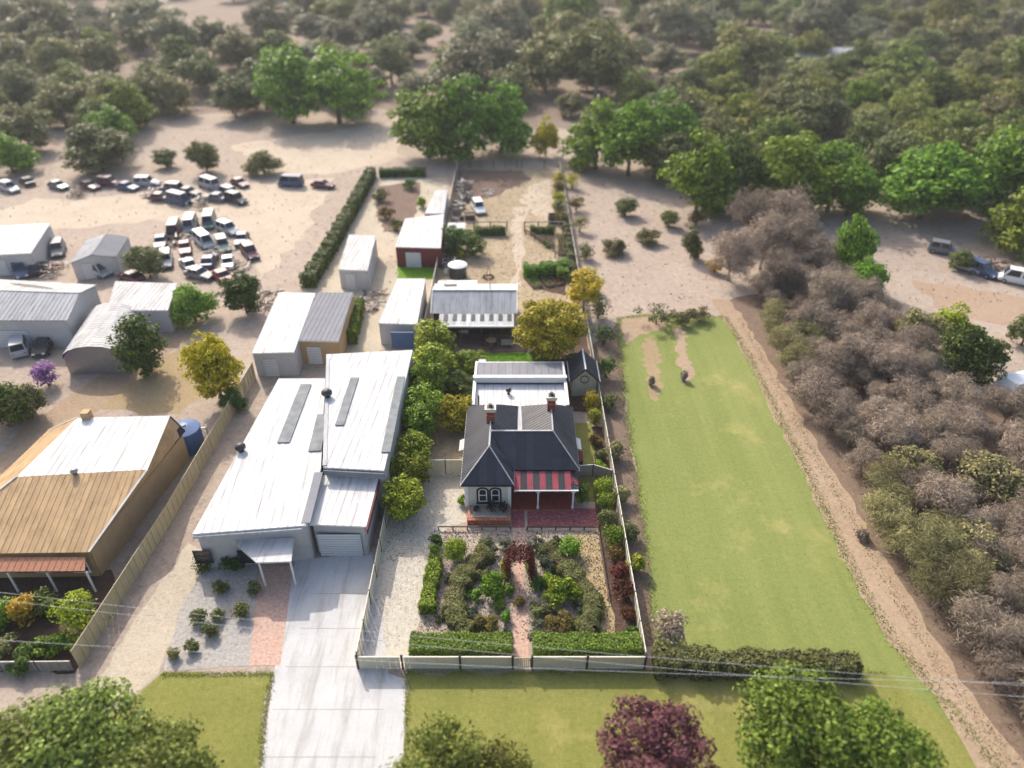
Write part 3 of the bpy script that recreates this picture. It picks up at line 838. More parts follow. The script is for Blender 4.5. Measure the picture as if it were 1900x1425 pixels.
# arched pair of windows
def arched_window(cx, w, z0, z1, y):
    def arch(hw, za, zb, n=10):
        pts = [(cx - hw, za), (cx + hw, za), (cx + hw, zb - hw * .7)]
        for k in range(1, n):
            t = math.pi * k / n
            pts.append((cx + hw * math.cos(t), zb - hw * .7 + hw * .7 * math.sin(t)))
        pts.append((cx - hw, zb - hw * .7))
        return pts
    def slab(o, i, ya, yb):
        mb = MB(); n = len(o)
        for k in range(n):
            j = (k + 1) % n
            mb.hexa([(o[k][0], yb, o[k][1]), (o[j][0], yb, o[j][1]), (i[j][0], yb, i[j][1]), (i[k][0], yb, i[k][1])],
                    [(o[k][0], ya, o[k][1]), (o[j][0], ya, o[j][1]), (i[j][0], ya, i[j][1]), (i[k][0], ya, i[k][1])])
        return mb
    outer, mid, inner = arch(w / 2 + .16, z0 - .1, z1 + .16), arch(w / 2, z0, z1), arch(w / 2 - .09, z0 + .09, z1 - .09)
    win = slab(outer, mid, y - .07, y - .003).build('window', 'trim_dark', house)
    slab(mid, inner, y - .05, y - .003).build('frame', 'trim_white', win)
    g = MB(); g.hexa([(p[0], y - .006, p[1]) for p in inner], [(p[0], y - .02, p[1]) for p in inner])
    g.build('pane', 'glass', win)
    zm = z0 + (z1 - z0) * .5
    MB().box(cx - w / 2 + .09, cx + w / 2 - .09, y - .045, y - .022, zm - .04, zm + .04).build('sash_bar', 'trim_white', win)
    MB().box(cx - w / 2 - .2, cx + w / 2 + .2, y - .16, y - .003, z0 - .2, z0 - .11).build('sill', 'trim_dark', win)
arched_window(-2.55, .75, .95, 2.45, WF)
arched_window(-1.45, .75, .95, 2.45, WF)
# verandah wall: door and windows
door(house, 0.75, WM, .95, 2.2, 'door_dark')
window(house, 2.2, WM, .7, 2.2, 1.1)
window(house, 4.3, WM, .7, 2.2, 1.1)
# side windows seen edge-on, with small white awnings
for side, x, yy in ((-1, W0, 51.8), (1, W1, 52.0)):
    w = MB().box(min(x, x + side * .06), max(x, x + side * .06), yy, yy + 1.1, .9, 2.2).build('window', 'trim_white', house)
    MB().box(min(x + side * .062, x + side * .075), max(x + side * .062, x + side * .075), yy + .08, yy + 1.02, .98, 2.12).build('pane', 'glass', w)
    MB().hexa([(x, yy - .2, 2.45), (x + side * .85, yy - .2, 2.05), (x + side * .85, yy + 1.4, 2.05), (x, yy + 1.4, 2.45)],
              [(x, yy - .2, 2.5), (x + side * .85, yy - .2, 2.1), (x + side * .85, yy + 1.4, 2.1), (x, yy + 1.4, 2.5)]).build('window_awning', 'roof_white', house)

# roof: front hip over the projecting room, cross ridge, two rear wings with a gutter between
A = (-1.98, 48.39, RZ); Lr = (-1.95, 50.5, RZ); Rr = (3.66, 50.5, RZ); Lb = (-1.95, 54.6, RZ); Rb = (3.66, 54.6, RZ)
e_fl, e_fr = (-4.38, 45.78, EZ), (0.15, 45.78, EZ)
v_in = (0.15, 47.75, EZ); e_mr = (5.92, 47.75, EZ)
e_bl, e_br = (-4.38, 57.1, EZ), (5.92, 57.1, EZ)
g0, g1 = (0.75, 53.1, 3.35), (0.75, 57.1, 3.2)
slopes = [
    [e_fl, e_fr, A],                       # front hip
    [e_bl, e_fl, A, Lr, Lb],               # left side
    [e_fr, v_in, Lr, A],                   # inside slope of the front room
    [v_in, e_mr, Rr, Lr],                  # main front slope
    [e_mr, e_br, Rb, Rr],                  # right side
    [g1, e_bl, Lb],                        # rear hips
    [e_br, g1, Rb],
    [g0, g1, Lb, Lr],                      # inner slopes towards the gutter
    [g1, g0, Rr, Rb],
    [Lr, Rr, g0],                          # back of the cross ridge
]
deck = MB()
for s in slopes: deck.poly(s)
roof = deck.build('roof', 'roof_deck', house)
for s in slopes[:9]:
    roof_slope(roof, s, 'roof_slate', 0.76, 0.02)
sl = slopes[9]
roof_slope(roof, [sl[1], sl[0], sl[2]], 'roof_slate', 0.76, 0.02)
def cap(a, b, w=.16, h=.06, mat='roof_light_grey', name='ridge_cap', lift=.07):
    MB().bar(Vector(a) + Vector((0, 0, lift)), Vector(b) + Vector((0, 0, lift)), w, h).build(name, mat, roof)
cap(e_fl, A, .10, .05); cap(e_fr, A, .10, .05); cap(A, Lr, .16); cap(e_mr, Rr, .10, .05); cap(Lr, Rr, .18); cap(Lr, Lb, .12); cap(Rr, Rb, .12)
MB().bar((g0[0], g0[1] - 1.0, 3.62), (g1[0], g1[1], 3.33), .42, .05).build('valley_gutter', 'roof_light_grey', roof)
for a, b in ((e_fl, e_fr), (e_bl, e_fl), (e_mr, e_br), (e_fr, v_in)):
    MB().bar(Vector(a) - Vector((0, 0, .09)), Vector(b) - Vector((0, 0, .09)), .11, .11).build('gutter', 'trim_dark' if a is e_fl else 'trim_white', roof)

# chimneys
def chimney(x, y, zb, zt):
    c = MB().box(x - .36, x + .36, y - .3, y + .3, zb, zt - .5).build('chimney', 'brick_red', house)
    MB().box(x - .40, x + .40, y - .34, y + .34, zt - 1.0, zt - .88).build('string_course', 'brick_orange', c)
    k = MB()
    k.box(x - .46, x + .46, y - .4, y + .4, zt - .498, zt - .3).box(x - .52, x + .52, y - .46, y + .46, zt - .298, zt - .12)
    k.build('chimney_cap', 'wall_cream', c)
    MB().box(x - .30, x + .30, y - .24, y + .24, zt - .118, zt - .06).build('flue_hole_shade', 'metal_dark', c)  # dark slab stands in for the shaded hole in the cap
    MB().lathe([(.15, zt - .058), (.14, zt + .1), (.16, zt + .11), (.16, zt + .16)], x, y + .02, 10).build('chimney_pot', 'metal_dark', c)
chimney(-1.95, 52.2, 4.3, 6.9)
chimney(3.66, 54.0, 4.3, 6.9)

# verandah: striped sheets, posts, beam, floor
ver = MB()
VZ0, VZ1, VY1 = 3.0, 2.42, 45.95
ver.poly([(0.2, VY1, VZ1), (5.55, VY1, VZ1), (5.2, WM - .35, VZ0), (0.2, WM - .35, VZ0)])
vroof = ver.build('verandah_roof', 'roof_deck', house)
roof_slope(vroof, [(0.2, VY1, VZ1), (5.15, VY1, VZ1), (5.15, WM - .45, VZ0), (0.2, WM - .45, VZ0)], 'roof_red', 0.55, 0.02, mats=['roof_red', 'roof_charcoal'])
roof_slope(vroof, [(5.75, WM - .4, VZ1 + .1), (5.75, VY1, VZ1), (5.17, VY1, VZ1), (5.17, WM - .4, VZ0)], 'roof_red', 0.55, 0.02, mats=['roof_charcoal', 'roof_red'])
MB().bar((0.2, VY1 - .05, VZ1 - .03), (5.75, VY1 - .05, VZ1 - .03), .1, .12).build('gutter', 'trim_white', vroof)
MB().bar((0.2, VY1 + .15, VZ1 - .17), (5.6, VY1 + .15, VZ1 - .17), .1, .14).build('beam', 'trim_white', vroof)
for px in (2.28, 5.35):
    p = MB().box(px - .07, px + .07, 46.08, 46.22, .1, VZ1 - .245).build('verandah_post', 'trim_white', house)
    MB().box(px - .11, px + .11, 46.04, 46.26, .06, .3).build('post_base', 'trim_white', p)
    for s in (-1, 1):   # iron lace brackets
        MB().hexa([(px + s * .08, 46.13, VZ1 - .25), (px + s * .35, 46.13, VZ1 - .25), (px + s * .08, 46.13, VZ1 - .55)],
                  [(px + s * .08, 46.16, VZ1 - .25), (px + s * .35, 46.16, VZ1 - .25), (px + s * .08, 46.16, VZ1 - .55)]).build('bracket', 'trim_white', p)
fl = MB().box(-.08, 5.55, 46.0, WM - .003, 0, .1).build('verandah_floor', 'wall_verandah', house)
MB().box(-.08, 5.55, 45.9, 45.997, 0, .085).build('floor_edge', 'brick_orange', fl)

# flat-roofed annex with parapet and lean-to behind
annex = MB()
annex.box(-3.95, -3.75, 57.12, 64.9, 0, 3.3).box(5.4, 5.6, 57.12, 64.9, 0, 3.3).box(-3.75, 5.4, 64.7, 64.9, 0, 2.75)
annex.build('annex_wall', 'wall_white', house)
fr = MB().box(-3.75, 5.4, 57.12, 61.4, 2.75, 2.88).build('annex_roof', 'roof_deck', house)
roof_slope(fr, [(-3.72, 57.15, 2.9), (5.37, 57.15, 2.9), (5.37, 61.38, 2.9), (-3.72, 61.38, 2.9)], 'roof_white', 0.9, 0.015, rib=False)
par = MB().box(-3.95, 5.6, 61.4, 61.75, 2.6, 3.72).build('parapet', 'parapet', house)
MB().box(-4.02, 5.67, 61.34, 61.81, 3.722, 3.82).build('coping', 'wall_white', par)
MB().box(-3.74, 5.39, 61.36, 61.397, 2.9, 3.12).build('flashing_or_shade', 'metal_dark', par)  # dark strip painting in the shadow line under the parapet
for x0, x1 in ((-4.0, -3.7), (5.35, 5.65)):
    MB().box(x0, x1, 57.14, 61.33, 3.302, 3.42).build('coping', 'trim_white', par)
lr = MB().poly([(-3.7, 65.1, 3.2), (5.35, 65.1, 3.2), (5.35, 61.76, 3.55), (-3.7, 61.76, 3.55)]).build('lean_to_roof', 'roof_deck', house)
roof_slope(lr, [(-3.7, 65.1, 3.2), (5.35, 65.1, 3.2), (5.35, 61.83, 3.55), (-3.7, 61.83, 3.55)], 'roof_grey', 0.76, 0.02)
for x in (-3.82, 5.47):
    MB().bar((x, 61.83, 3.62), (x, 65.15, 3.25), .2, .18).build('barge_board', 'trim_white', lr)
MB().bar((-3.7, 65.2, 3.17), (5.35, 65.2, 3.17), .12, .12).build('gutter', 'trim_white', lr)
# whirly vent and flue pipe on the flat roof
vt = MB().lathe([(.14, 2.9), (.14, 3.25), (.24, 3.3), (.3, 3.45), (.24, 3.62), (.1, 3.7)], -0.35, 59.6, 12).build('roof_vent', 'metal_dark', house, smooth=True)
MB().tube([(-3.3, 57.6, 2.9), (-3.3, 57.6, 4.2)], .08, 10).build('flue_pipe', 'metal_dark', house)

# ------------------------------------------------------------------ garden studio with round window
studio = thing('garden_studio', 'small gabled cream studio with round window beside the cottage', 'shed', (7.75, 65, 0))
SX0, SX1, SY0, SY1, SZ = 6.45, 9.05, 63.4, 66.9, 2.3
sw = MB()
sw.hexa([(SX0, SY0, 0), (SX1, SY0, 0), (SX1, SY0, SZ), (7.75, SY0, SZ + 1.25), (SX0, SY0, SZ)], [(SX0, SY0 + .15, 0), (SX1, SY0 + .15, 0), (SX1, SY0 + .15, SZ), (7.75, SY0 + .15, SZ + 1.25), (SX0, SY0 + .15, SZ)])
sw.build('wall', 'wall_stone', studio)
MB().box(SX0, SX0 + .15, SY0 + .15, SY1, 0, SZ).build('wall', 'wall_stone', studio)
MB().box(SX1 - .15, SX1, SY0 + .15, SY1, 0, SZ).build('wall', 'wall_stone', studio)
MB().hexa([(SX0 + .15, SY1 - .15, 0), (SX1 - .15, SY1 - .15, 0), (SX1 - .15, SY1 - .15, SZ), (7.75, SY1 - .15, SZ + 1.2), (SX0 + .15, SY1 - .15, SZ)],
          [(SX0 + .15, SY1, 0), (SX1 - .15, SY1, 0), (SX1 - .15, SY1, SZ), (7.75, SY1, SZ + 1.2), (SX0 + .15, SY1, SZ)]).build('wall', 'wall_stone', studio)
rw = MB()
for k in range(20):
    a, b_ = 2 * math.pi * k / 20, 2 * math.pi * (k + 1) / 20
    c0, c1 = (math.cos(a), math.sin(a)), (math.cos(b_), math.sin(b_))
    rw.hexa([(7.75 + .48 * c0[0], SY0 - .003, 2.2 + .48 * c0[1]), (7.75 + .48 * c1[0], SY0 - .003, 2.2 + .48 * c1[1]), (7.75 + .4 * c1[0], SY0 - .003, 2.2 + .4 * c1[1]), (7.75 + .4 * c0[0], SY0 - .003, 2.2 + .4 * c0[1])],
            [(7.75 + .48 * c0[0], SY0 - .08, 2.2 + .48 * c0[1]), (7.75 + .48 * c1[0], SY0 - .08, 2.2 + .48 * c1[1]), (7.75 + .4 * c1[0], SY0 - .08, 2.2 + .4 * c1[1]), (7.75 + .4 * c0[0], SY0 - .08, 2.2 + .4 * c0[1])])
rwo = rw.build('window', 'trim_dark', studio)
disc = [(7.75 + .398 * math.cos(2 * math.pi * k / 20), 2.2 + .398 * math.sin(2 * math.pi * k / 20)) for k in range(20)]
MB().hexa([(x, SY0 - .005, z) for x, z in disc], [(x, SY0 - .03, z) for x, z in disc]).build('pane', 'wall_stone', rwo)
sr = MB()
OV = .28
sL = [(SX0 - OV, SY1 + .2, SZ - .22), (SX0 - OV, SY0 - .3, SZ - .22), (7.75, SY0 - .3, SZ + 1.32), (7.75, SY1 + .2, SZ + 1.32)]
sR = [(SX1 + OV, SY0 - .3, SZ - .22), (SX1 + OV, SY1 + .2, SZ - .22), (7.75, SY1 + .2, SZ + 1.32), (7.75, SY0 - .3, SZ + 1.32)]
sro = MB().poly(sL).poly(sR).build('roof', 'roof_deck', studio)
roof_slope(sro, sL, 'roof_slate', .76, .02); roof_slope(sro, sR, 'roof_slate', .76, .02)
MB().bar((7.75, SY0 - .32, SZ + 1.4), (7.75, SY1 + .22, SZ + 1.4), .16, .07).build('ridge_cap', 'trim_white', sro)
for s, x in ((-1, SX0 - OV), (1, SX1 + OV)):
    MB().bar((x, SY0 - .33, SZ - .2), (7.75, SY0 - .33, SZ + 1.34), .05, .16).build('barge_board', 'trim_dark', sro)
    MB().bar((x + s * .05, SY0 - .3, SZ - .2), (x + s * .05, SY1 + .2, SZ - .2), .1, .1).build('gutter', 'trim_white', sro)

# ------------------------------------------------------------------ rear entertaining building
rear = thing('rear_pavilion', 'long grey-roofed pavilion with striped verandah edge across the back lawn', 'building', (-4.6, 79, 0))
BX0, BX1 = -9.6, 0.35
MB().box(BX0, BX1, 77.0, 77.2, 0, 2.8).build('wall', 'wall_dark', rear)
MB().box(BX0, BX0 + .2, 77.2, 83.6, 0, 2.8).build('wall', 'wall_white', rear)
MB().box(BX1 - .2, BX1, 77.2, 83.6, 0, 2.8).build('wall', 'wall_white', rear)
MB().box(BX0 + .2, BX1 - .2, 83.4, 83.6, 0, 2.8).build('wall', 'wall_white', rear)
f0 = [(BX0 - .2, 76.7, 2.85), (BX1 + .2, 76.7, 2.85), (BX1 + .2, 79.9, 4.3), (BX0 - .2, 79.9, 4.3)]
f1 = [(BX1 + .2, 84.0, 3.15), (BX0 - .2, 84.0, 3.15), (BX0 - .2, 79.9, 4.3), (BX1 + .2, 79.9, 4.3)]
rro = MB().poly(f0).poly(f1).build('roof', 'roof_deck', rear)
roof_slope(rro, f0, 'roof_light_grey', .76, .02)
roof_slope(rro, f1, 'roof_white', 1.0, .02)
MB().bar((BX0 - .2, 79.9, 4.37), (BX1 + .2, 79.9, 4.37), .2, .08).build('ridge_cap', 'roof_grey', rro)
for x in (BX0 - .26, BX1 + .26):
    MB().bar((x, 76.7, 2.9), (x, 79.9, 4.35), .1, .2).build('barge_board', 'trim_white', rro)
    MB().bar((x, 79.9, 4.35), (x, 84.0, 3.2), .1, .2).build('barge_board', 'trim_white', rro)
# skillion over the back store
f2 = [(BX1 - 4.9, 85.6, 2.9), (BX0 - .1, 85.6, 2.9), (BX0 - .1, 84.02, 3.1), (BX1 - 4.9, 84.02, 3.1)]
st = MB().poly(f2).build('store_roof', 'roof_deck', rear)
roof_slope(st, f2, 'roof_white', 1.0, .02)
MB().box(BX0, BX1 - 5.0, 83.61, 85.5, 0, 2.85).build('store_wall', 'wall_white', rear)
sp = MB().bar((-7.83, 82.42) + (3.75,), (-7.86, 82.88) + (3.75,), 1.6, .08).build('skylight', 'glass', rear)
f3 = [(BX0 + .8, 74.5, 2.35), (BX1 - .1, 74.5, 2.35), (BX1 - .1, 76.65, 2.82), (BX0 + .8, 76.65, 2.82)]
vr = MB().poly(f3).build('verandah_roof', 'roof_white', rear)
roof_slope(vr, f3, 'roof_white', .63, .02)
for k in range(8):
    x = BX0 + 1.35 + k * 1.1
    MB().hexa([(x, 75.35, 2.60), (x + .5, 75.35, 2.60), (x + .5, 76.5, 2.85), (x, 76.5, 2.85)], [(x, 75.35, 2.64), (x + .5, 75.35, 2.64), (x + .5, 76.5, 2.89), (x, 76.5, 2.89)]).build('light_panel', 'roof_charcoal', vr)
MB().bar((BX0 + .8, 74.42, 2.33), (BX1 - .1, 74.42, 2.33), .12, .2).build('fascia', 'trim_white', vr)
for x in (BX0 + 1.0, -6.2, -3.6, -1.2, BX1 - .2):
    MB().box(x - .06, x + .06, 74.6, 74.72, .03, 2.25).build('post', 'timber_dark', rear)
MB().tube([(-2.75, 80.8, 4.0), (-2.75, 80.8, 4.9)], .07, 8).build('flue_pipe', 'metal_dark', rear)
door(rear, -4.6, 77.0, 1.6, 2.1, 'door_dark', frame='timber')
for x in (-7.6, -2.2): window(rear, x, 77.0, .8, 2.1, 1.5, 'timber')

# verandah furniture
def dining_table(xy, r, label):
    t = thing('dining_table', label, 'table', (xy[0], xy[1], 0.03))
    MB().lathe([(r, .70), (r, .75)], 0, 0, 20).build('table_top', 'timber', t, local=True)
    MB().lathe([(.3, 0), (.28, .04), (.06, .08), (.06, .7)], 0, 0, 10).build('pedestal', 'timber_dark', t, local=True)
def chair(xy, rz, label, mat='timber_dark', group='chairs on the pavilion verandah'):
    t = thing('chair', label, 'chair', (xy[0], xy[1], 0.03), group)
    MB().box(-.22, .22, -.22, .22, .42, .47).build('seat', mat, t, local=True)
    MB().box(-.22, .22, .18, .22, .5, .92).build('backrest', mat, t, local=True)
    for a in (-.19, .19):
        for b_ in (-.19, .19):
            MB().box(a - .02, a + .02, b_ - .02, b_ + .02, 0, .42).build('leg', mat, t, local=True)
    t.rotation_euler = (0, 0, rz)
dining_table((-2.5, 74.0), .65, 'round timber table set in front of the dark pavilion verandah')
for k, (dx, dy, rz, nm) in enumerate(((1.0, 0, -1.57, 'right'), (-1.0, 0, 1.57, 'left'), (0, -.95, 3.14, 'lawn'), (0, .95, 0, 'pavilion'))):
    chair((-2.5 + dx, 74.0 + dy), rz, f'dark chair on the {nm} side of the round timber table')
t = thing('bench_seat', 'pale bench at the right end of the pavilion verandah', 'bench', (-0.6, 73.6, .03))
MB().box(-.7, .7, -.22, .22, .4, .46).build('seat', 'timber_grey', t, local=True)
MB().box(-.7, .7, .2, .25, .5, .9).build('backrest', 'timber_grey', t, local=True)
for x in (-.6, .6): MB().box(x - .04, x + .04, -.2, .22, 0, .4).build('leg', 'timber_grey', t, local=True)
t = thing('barbecue', 'black barbecue trolley under the pavilion verandah near the door', 'barbecue', (-5.9, 75.6, .03))
MB().box(-.6, .6, -.3, .3, .75, .95).build('hood_base', 'metal_dark', t, local=True)
MB().hexa([(-.58, -.28, .952), (.58, -.28, .952), (.58, .28, .952), (-.58, .28, .952)], [(-.5, -.1, 1.2), (.5, -.1, 1.2), (.5, .25, 1.2), (-.5, .25, 1.2)]).build('lid', 'metal_grey', t, local=True)
for x in (-.5, .5):
    for y in (-.25, .25): MB().box(x - .03, x + .03, y - .03, y + .03, 0, .75).build('leg', 'metal_dark', t, local=True)

# ------------------------------------------------------------------ fences of the property
def front_fence():
    h = 1.35
    segs = [(-10.8, -7.75), (-7.6, -3.62), (-3.62, 0.05), (1.4, 5.25), (5.25, 9.3)]
    t = thing('front_fence', 'low cream panel fence with dark posts along the front of the cottage garden', 'fence', (-.75, 30.3, 0))
    for i, (a, b_) in enumerate(segs):
        mb = MB(); n = 12
        w = b_ - a - .16
        for j in range(n):
            x0 = a + .08 + w * j / n; x1 = a + .08 + w * (j + 1) / n
            yo = .015 if j % 2 else -.015
            mb.box(x0, x1 - .004, 30.3 + yo - .008, 30.3 + yo + .008, .12, h - .05)
        p = mb.build('fence_panel', 'fence_cream', t)
        MB().box(a + .08, b_ - .08, 30.26, 30.34, h - .05, h + .01).build('rail', 'fence_rail', p)
        MB().box(a + .08, b_ - .08, 30.26, 30.34, .05, .117).build('rail', 'fence_rail', p)
    for x in (-10.8, -7.67, -3.62, 0.05, 1.4, 5.25, 9.3):
        q = MB().box(x - .07, x + .07, 30.23, 30.37, 0, h + .12).build('post', 'fence_post', t)
        MB().hexa([(x - .09, 30.21, h + .122), (x + .09, 30.21, h + .122), (x + .09, 30.39, h + .122), (x - .09, 30.39, h + .122)],
                  [(x - .03, 30.27, h + .2), (x + .03, 30.27, h + .2), (x + .03, 30.33, h + .2), (x - .03, 30.33, h + .2)]).build('post_cap', 'fence_post', q)
front_fence()
g = thing('garden_gate', 'narrow cream gate at the front end of the brick path', 'gate', (.72, 30.3, 0))
gp = MB()
for k in range(9):
    x = .16 + k * .14
    MB().box(x - .05, x + .05, 30.285, 30.315, .1, 1.28 - .0 * k).build('picket', 'fence_cream', g)
for z in (.25, 1.1):
    MB().box(.1, 1.34, 30.317, 30.35, z, z + .08).build('rail', 'fence_rail', g)
MB().box(1.22, 1.30, 30.25, 30.283, .95, 1.05).build('latch', 'metal_dark', g)

fence('boundary_fence', 'cream sheet fence along the gravel driveway on the left boundary', [(-10.8, 30.45), (-10.8, 46.5)], 1.65, 2.6)
fence('boundary_fence', 'cream sheet fence behind the glossy trees on the left boundary', [(-10.8, 46.7), (-10.75, 76)], 1.65, 2.6)
fence('boundary_fence', 'grey sheet fence beside the junk in the rear left yard', [(-10.75, 76.2), (-10.7, 141.3)], 1.7, 3.2, 'fence_grey')
fence('boundary_fence', 'cream sheet fence on the right boundary beside the red shrubs and cottage', [(9.3, 30.45), (9.3, 67.5)], 1.6, 2.6)
fence('boundary_fence', 'grey sheet fence on the right boundary of the rear yard', [(9.3, 67.7), (9.35, 141.3)], 1.5, 3.2, 'fence_grey')
fence('side_gate', 'cream sheet gate and panels across the driveway left of the cottage', [(-9.6, 50.75), (-6.2, 50.75), (-4.15, 50.75)], 1.75, 1.9)
fence('side_fence', 'short weathered fence between the cottage right wall and boundary', [(5.75, 50.2), (7.5, 50.4), (9.2, 49.6)], 1.5, 1.8, 'timber_grey')
# wire fence along the back boundary, with a gate
wf = thing('wire_fence', 'post and wire fence along the far end of the property', 'fence', (0, 141.5, 0))
xs = [-10.7 + 2.35 * k for k in range(6)] + [1.9, 6.4, 9.3]
for x in xs: MB().box(x - .07, x + .07, 141.43, 141.57, 0, 1.5 if x not in (1.9, 6.4) else 2.0).build('post', 'timber_dark', wf)
for z in (.35, .7, 1.05, 1.35):
    MB().bar((-10.7, 141.5, z), (1.9, 141.5, z), .025, .025).build('wire', 'metal_grey', wf)
    MB().bar((6.4, 141.5, z), (9.3, 141.5, z), .025, .025).build('wire', 'metal_grey', wf)
fg = thing('farm_gate', 'steel rail gate in the back wire fence, between two tall posts', 'gate', (4.15, 141.5, 0))
for z in (.2, .5, .8, 1.1, 1.35): MB().tube([(2.05, 141.5, z), (6.25, 141.5, z)], .025, 6).build('rail', 'metal_grey', fg)
for x in (2.05, 4.15, 6.25): MB().tube([(x, 141.47, .15), (x, 141.47, 1.4)], .03, 6).build('upright', 'metal_grey', fg)

# low edging rail between garden and court
er = thing('edging_rail', 'low dark timber edging rail between the front garden and paving', 'edging', (.7, 43.65, 0))
for a, b_ in ((-6.3, -.12), (1.3, 7.4)):
    MB().bar((a, 43.65, .35), (b_, 43.65, .35), .09, .09).build('rail', 'timber_dark', er)
    n = int((b_ - a) / 1.2)
    for k in range(n + 1):
        x = a + (b_ - a) * k / n
        MB().box(x - .05, x + .05, 43.6, 43.7, 0, .303).build('post', 'timber_dark', er)
er2 = thing('edging_rail', 'long low dark timber rail between gravel strip and red shrubs', 'edging', (7.4, 37, 0))
MB().bar((7.45, 36.2, .3), (7.35, 43.5, .3), .08, .08).build('rail', 'timber_dark', er2)
MB().bar((7.36, 43.7, .3), (7.45, 49.3, .3), .08, .08).build('rail', 'timber_dark', er2)
for k in range(9): MB().box(7.36, 7.44, 36.2 + k * 1.6, 36.28 + k * 1.6, 0, .259).build('post', 'timber_dark', er2)

# low brick retaining bed in front of the arched windows
rb = thing('retaining_wall', 'low orange brick garden wall under the arched windows', 'wall', (-2, 44.2, 0))
MB().box(-3.85, -.15, 44.15, 44.4, 0, .55).build('wall', 'brick_orange', rb)
MB().box(-3.85, -3.6, 44.4, 45.95, 0, .55).build('wall', 'brick_orange', rb)
MB().box(-.4, -.15, 44.4, 45.95, 0, .55).build('wall', 'brick_orange', rb)
for k in range(16):
    x = -3.88 + k * .235
    MB().box(x, x + .225, 44.12, 44.43, .552, .62).build('coping_brick', 'brick_orange', rb)
bedtop = MB().box(-3.59, -.41, 44.41, 45.95, 0, .5).build('bed_fill', 'bed_gravel', rb)
st_n = thing('edging_stones', 'row of pale stones along the top of the brick garden wall', 'stones', (-2, 44.6, .5))
for k in range(17):
    x = -3.45 + k * .18
    bm = bmesh.new(); bmesh.ops.create_icosphere(bm, subdivisions=1, radius=.11)
    for v in bm.verts: v.co *= rnd.uniform(.75, 1.15)
    me = bpy.data.meshes.new('stone'); bm.to_mesh(me); bm.free()
    link('stone', me, 'stone_pale', st_n, (x + 2, rnd.uniform(-.05, .05), .06))

# ------------------------------------------------------------------ front garden planting
hedge('front_hedge', 'clipped green hedge behind the front fence left of the gate', [(-7.2, 31.5), (.0, 31.5)], 1.5, 1.45, 330, .085, 'leaf_hedge', group='clipped hedges behind the front fence', top_var=.025)
hedge('front_hedge', 'clipped green hedge behind the front fence right of the gate', [(1.55, 31.5), (9.1, 31.5)], 1.5, 1.45, 330, .085, 'leaf_hedge', group='clipped hedges behind the front fence', top_var=.025)
hedge('driveway_hedge', 'long low green hedge block beside the gravel driveway', [(-6.4, 34.88), (-6.42, 36.39), (-6.25, 38.24), (-6.23, 39.9)], 1.05, .9, 300, .09, 'leaf_bright', top_var=.09, wob=.12)
bush('clipped_shrub', 'small green clipped shrub at the house end of the driveway hedge', (-6.39, 40.77), 1.0, 1.0, .9, 900, .08, 'leaf_bright')
bush('clipped_shrub', 'small dark green clipped shrub nearest the court along the driveway', (-6.32, 41.95), 1.1, 1.0, 1.0, 900, .08, 'leaf_dark')
bush('round_topiary', 'bright green round topiary at the driveway corner of the garden', (-4.6, 40.42), 1.7, 1.7, 1.75, 3000, .09, 'leaf_bright')
bush('round_topiary', 'lime green round topiary at the right of the garden by the court', (4.88, 40.77), 1.6, 1.6, 1.7, 3000, .09, 'leaf_lime')
hedge('lavender_hedge', 'grey-green lavender hedge curving round the left garden bed', [(-2.0, 40.77), (-3.06, 39.62), (-3.93, 37.97), (-4.34, 36.39), (-4.36, 34.88), (-3.79, 33.54), (-3.05, 32.98)], 1.6, .95, 420, .075, 'leaf_olive', rounding=.8, wob=.12, top_var=.1, core='bed_soil')
hedge('lavender_hedge', 'grey-green lavender hedge curving round the right garden bed', [(2.77, 41.23), (3.94, 39.73), (5.03, 37.97), (5.92, 36.39), (6.11, 34.88), (5.59, 33.54), (4.74, 32.88)], 1.6, .95, 420, .075, 'leaf_olive', rounding=.8, wob=.12, top_var=.1, core='bed_soil')
bush('leafy_shrub', 'upright fresh green shrub inside the left curved hedge', (-1.59, 36.65), 2.3, 2.0, 1.6, 2600, .12, 'leaf_bright', upright=.5, spread=.1)
bush('leafy_shrub', 'spreading bright green shrub inside the right curved hedge', (3.75, 36.29), 2.8, 2.4, 1.7, 3600, .13, 'leaf_bright', upright=.3, spread=.1, K=20)
bush('bronze_shrub', 'round bronze shrub at the front of the left garden bed', (-1.92, 33.54), 1.9, 1.6, 1.3, 2400, .08, 'leaf_bronze')
bush('bronze_shrub', 'round bronze shrub at the front of the right garden bed', (3.6, 33.63), 2.0, 1.7, 1.3, 2400, .08, 'leaf_bronze')
for k, (px, w, h, lab) in enumerate((((1.9, 32.98), 1.5, .9, 'grey-green lavender mound on the right of the path nearest the gate'),
                                     ((1.79, 34.88), 1.3, 1.0, 'grey-green lavender mound beside the path opposite the right bronze shrub'),
                                     ((2.03, 37.43), 1.2, 1.1, 'dark grey-green lavender mound right of the path beyond the arch'),
                                     ((2.36, 39.62), 1.5, 1.0, 'pale lavender mound right of the path near the arch top'),
                                     ((1.88, 41.47), 1.3, .8, 'silver lavender mound right of the path by the court'),
                                     ((-0.67, 41.47), 1.6, .8, 'silver lavender mound left of the path by the court'),
                                     ((-0.65, 39.06), 1.2, .9, 'yellow-green mound left of the rose arch'),
                                     ((-0.57, 34.39), 1.0, .7, 'small green mound left of the path near the bronze shrub'),
                                     ((-0.59, 32.74), 1.1, .6, 'low grey mound left of the path behind the front hedge'))):
    bush('lavender_mound', lab, px, w * 1.15, w * 1.1, h, 1700, .075, ('leaf_lavender', 'leaf_olive', 'leaf_dark', 'leaf_lavender', 'leaf_lavender', 'leaf_lavender', 'leaf_yellowgreen', 'leaf_bright', 'leaf_lavender')[k], group='mounds along the brick path', K=9)
